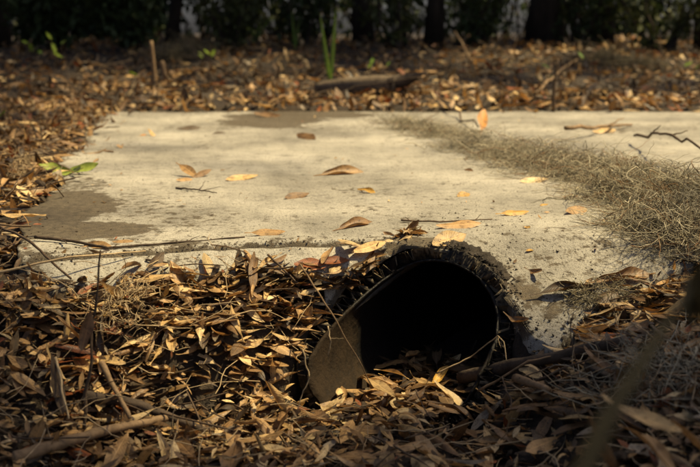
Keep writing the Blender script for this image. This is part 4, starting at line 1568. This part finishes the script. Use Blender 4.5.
def thicket(label, x, y, w, h, n, size, mat):
    """a tangled bush filled evenly from the ground up"""
    z = float(soil_z(x, y)) - .05
    root = empty("bush", (x, y, z)); tag(root, label, "bush", "bushes behind the slab")
    mb = MB()
    for k in range(20):
        bx = random.uniform(-w, w)
        mb.tube(wander((bx * .6, random.uniform(-.2, .2), 0), (bx + random.uniform(-.3, .3), random.uniform(-.3, .3), h * random.uniform(.6, 1.1)), 8, .12), [.022 * (1 - .1 * q) for q in range(9)], 5)
    mb.build("stem", M_TRUNK, root)
    cl = [(random.uniform(-w, w), random.uniform(-.35, .35), random.uniform(0.05, h), random.uniform(.12, .26)) for _ in range(46)]
    v, f = leaf_cloud(cl, n, size, .85)
    v[:, 2] = np.maximum(v[:, 2], .02)
    link("foliage", mesh_from("foliage", v, f, mat, False), root)


for i, lab in enumerate(("farthest dense bush closing the left end of the hedge", "farthest dense bush behind the two left trees", "farthest dense bush left of the green shoots",
                         "farthest dense bush behind the green shoots", "farthest dense bush behind the log", "farthest dense bush behind the thickest trunk",
                         "farthest dense bush behind the leaning right tree", "farthest dense bush closing the right end of the hedge")):
    thicket(lab, -4.9 + 1.4 * i, 12.6 + .3 * (i % 2), .85, 1.25, 2200 if i < 3 else 480, .06, M_FOL if i % 3 else M_FOL2)

# ------------------------------------------------------------------ light
SUN_EL = math.radians(61)
SUN_AZ = math.radians(82)        # the sun stands behind the slab, to the right of straight ahead (from +Y toward +X)
to_sun = Vector((math.sin(SUN_AZ) * math.cos(SUN_EL), math.cos(SUN_AZ) * math.cos(SUN_EL), math.sin(SUN_EL)))


# ground the added oak is to darken: x, y, clump radius, leaf thickness
SHADE = [(-.85, 1.30, .24, 2), (-.62, 1.06, .28, 4), (-.15, 1.0, .28, 4), (.25, 1.0, .28, 4), (.6, 1.10, .32, 4), (.72, 1.42, .24, 2.5),
         (-.48, 1.24, .16, 4), (-.26, 1.22, .16, 4), (-.04, 1.20, .16, 4), (.18, 1.21, .16, 4), (.38, 1.24, .17, 4), (.52, 1.36, .16, 3),
         (-.58, 1.36, .14, 2.6), (-.38, 1.30, .10, 2), (-.14, 1.29, .10, 2), (.06, 1.34, .10, 2.2), (.26, 1.37, .12, 2.4), (.42, 1.44, .12, 2.2), (.55, 1.55, .12, 1.6),
         (-.66, 1.52, .14, 1.6), (.20, 1.47, .11, 2.4), (.02, 1.43, .11, 2.4), (.10, 1.53, .09, 2), (.32, 1.52, .10, 2),
         (.75, 1.90, .20, .5), (-.66, 2.05, .14, .5), (-.2, 2.9, .3, .18), (.5, 3.3, .3, .2), (-.7, 3.4, .25, .25),
         (-1.0, 1.95, .15, 2.2), (-1.35, 3.0, .25, 2.5), (-1.6, 4.2, .3, 2.5), (-.92, 1.62, .15, 2), (-1.15, 1.75, .24, 2.4), (-1.2, 2.5, .28, 2.4), (1.05, 1.70, .22, 1.3), (-1.5, 3.5, .36, 2.2), (-1.35, 4.2, .22, 1.5), (-.9, .6, .4, 2), (0, .55, .4, 2), (.8, .6, .4, 2),
         (-2.0, 4.8, .45, 2), (-2.0, 5.9, .5, 2.2), (-1.0, 6.4, .5, 2), (.0, 7.2, .45, 1.8), (1.0, 6.7, .5, 2), (2.0, 6.2, .45, 2), (2.4, 5.4, .35, 1.6), (1.3, 5.5, .22, 1.6),
         (-.55, 5.45, .2, 1.4), (.35, 5.6, .2, 1.4), (-1.2, 5.2, .2, 1.4), (-1.7, 7.6, .6, 1.5), (1.9, 7.7, .6, 1.5), (.3, 8.6, .6, 1.3)]


def added_shade_tree():
    """an added tree out of view, its leaf clumps placed to shade ditch and sides"""
    base = Vector((5.4, 3.6, 0)); base.z = float(soil_z(base.x, base.y)) - .1
    root = empty("added_shade_oak", base)
    tag(root, "added out-of-view oak with limbs placed to shade the ditch, right of the slab", "tree", "trees behind the slab")
    mb = MB()
    crotch = Vector((-.4, -.2, 2.3))
    mb.tube(wander((0, 0, 0), crotch, 8, .03), [.30, .25, .22, .21, .20, .20, .19, .19, .18], 14)
    clumps = []

    def over(sx, sy, H):
        z0 = float(surf_z(sx, sy)) if sy > 1.15 else -.2
        return Vector((sx, sy, z0)) + to_sun * ((H - z0) / to_sun.z) - base
    hubs = [(1.9, .9, 4.0), (.8, .25, 4.1), (-.4, .2, 4.2), (-1.7, .7, 4.3), (-2.3, 2.4, 4.4), (2.9, 5.6, 4.0), (1.6, 7.6, 4.2)]
    links = [(None, 0), (0, 1), (1, 2), (2, 3), (3, 4), (None, 5), (5, 6)]
    for a, b in links:
        pa = crotch if a is None else over(*hubs[a])
        mb.tube(wander(pa, over(*hubs[b]), 8, .05), [.10 - .007 * k for k in range(9)], 9)
    # a leaf clump is put sunward of each spot chosen for shade
    shade = SHADE
    for (sx, sy, r, dn) in shade:
        p = over(sx, sy, random.uniform(3.4, 4.4))
        hb = min(hubs, key=lambda q: (q[0] - sx) ** 2 + (q[1] - sy) ** 2)
        mb.tube(wander(over(*hb), p, 8, .06), [.028 - .0028 * k for k in range(9)], 6)
        clumps.append((p.x, p.y, p.z, r, dn))
    mb.build("trunk", M_TRUNK, root)
    vols = sum(c[3] ** 2 * c[4] for c in clumps)
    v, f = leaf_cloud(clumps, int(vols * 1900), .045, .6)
    link("crown", mesh_from("crown", v, f, M_FOL, False), root)


added_shade_tree()

w = D.worlds.new("World"); scene.world = w
w.use_nodes = True
nt = w.node_tree
bg = nt.nodes["Background"]
sky = nt.nodes.new("ShaderNodeTexSky"); sky.sky_type = 'NISHITA'; sky.sun_disc = False
sky.sun_elevation = SUN_EL
sky.sun_rotation = SUN_AZ
sky.dust_density = 4.0
sky.air_density = 0.6
sky.ozone_density = 0.0
nt.links.new(sky.outputs[0], bg.inputs[0])
bg.inputs[1].default_value = 0.055
sd = D.lights.new("sun", 'SUN'); so = D.objects.new("sun", sd); COL.objects.link(so)
sd.energy = 4.4
sd.angle = math.radians(2.5)
sd.color = (1.0, 0.81, 0.46)
so.rotation_euler = to_sun.to_track_quat('Z', 'Y').to_euler()

vs = scene.view_settings
vs.view_transform = 'Standard'; vs.look = 'None'; vs.gamma = 1.0; vs.exposure = 1.08
vs.use_curve_mapping = False
scene.cycles.use_denoising = True
scene.cycles.max_bounces = 8
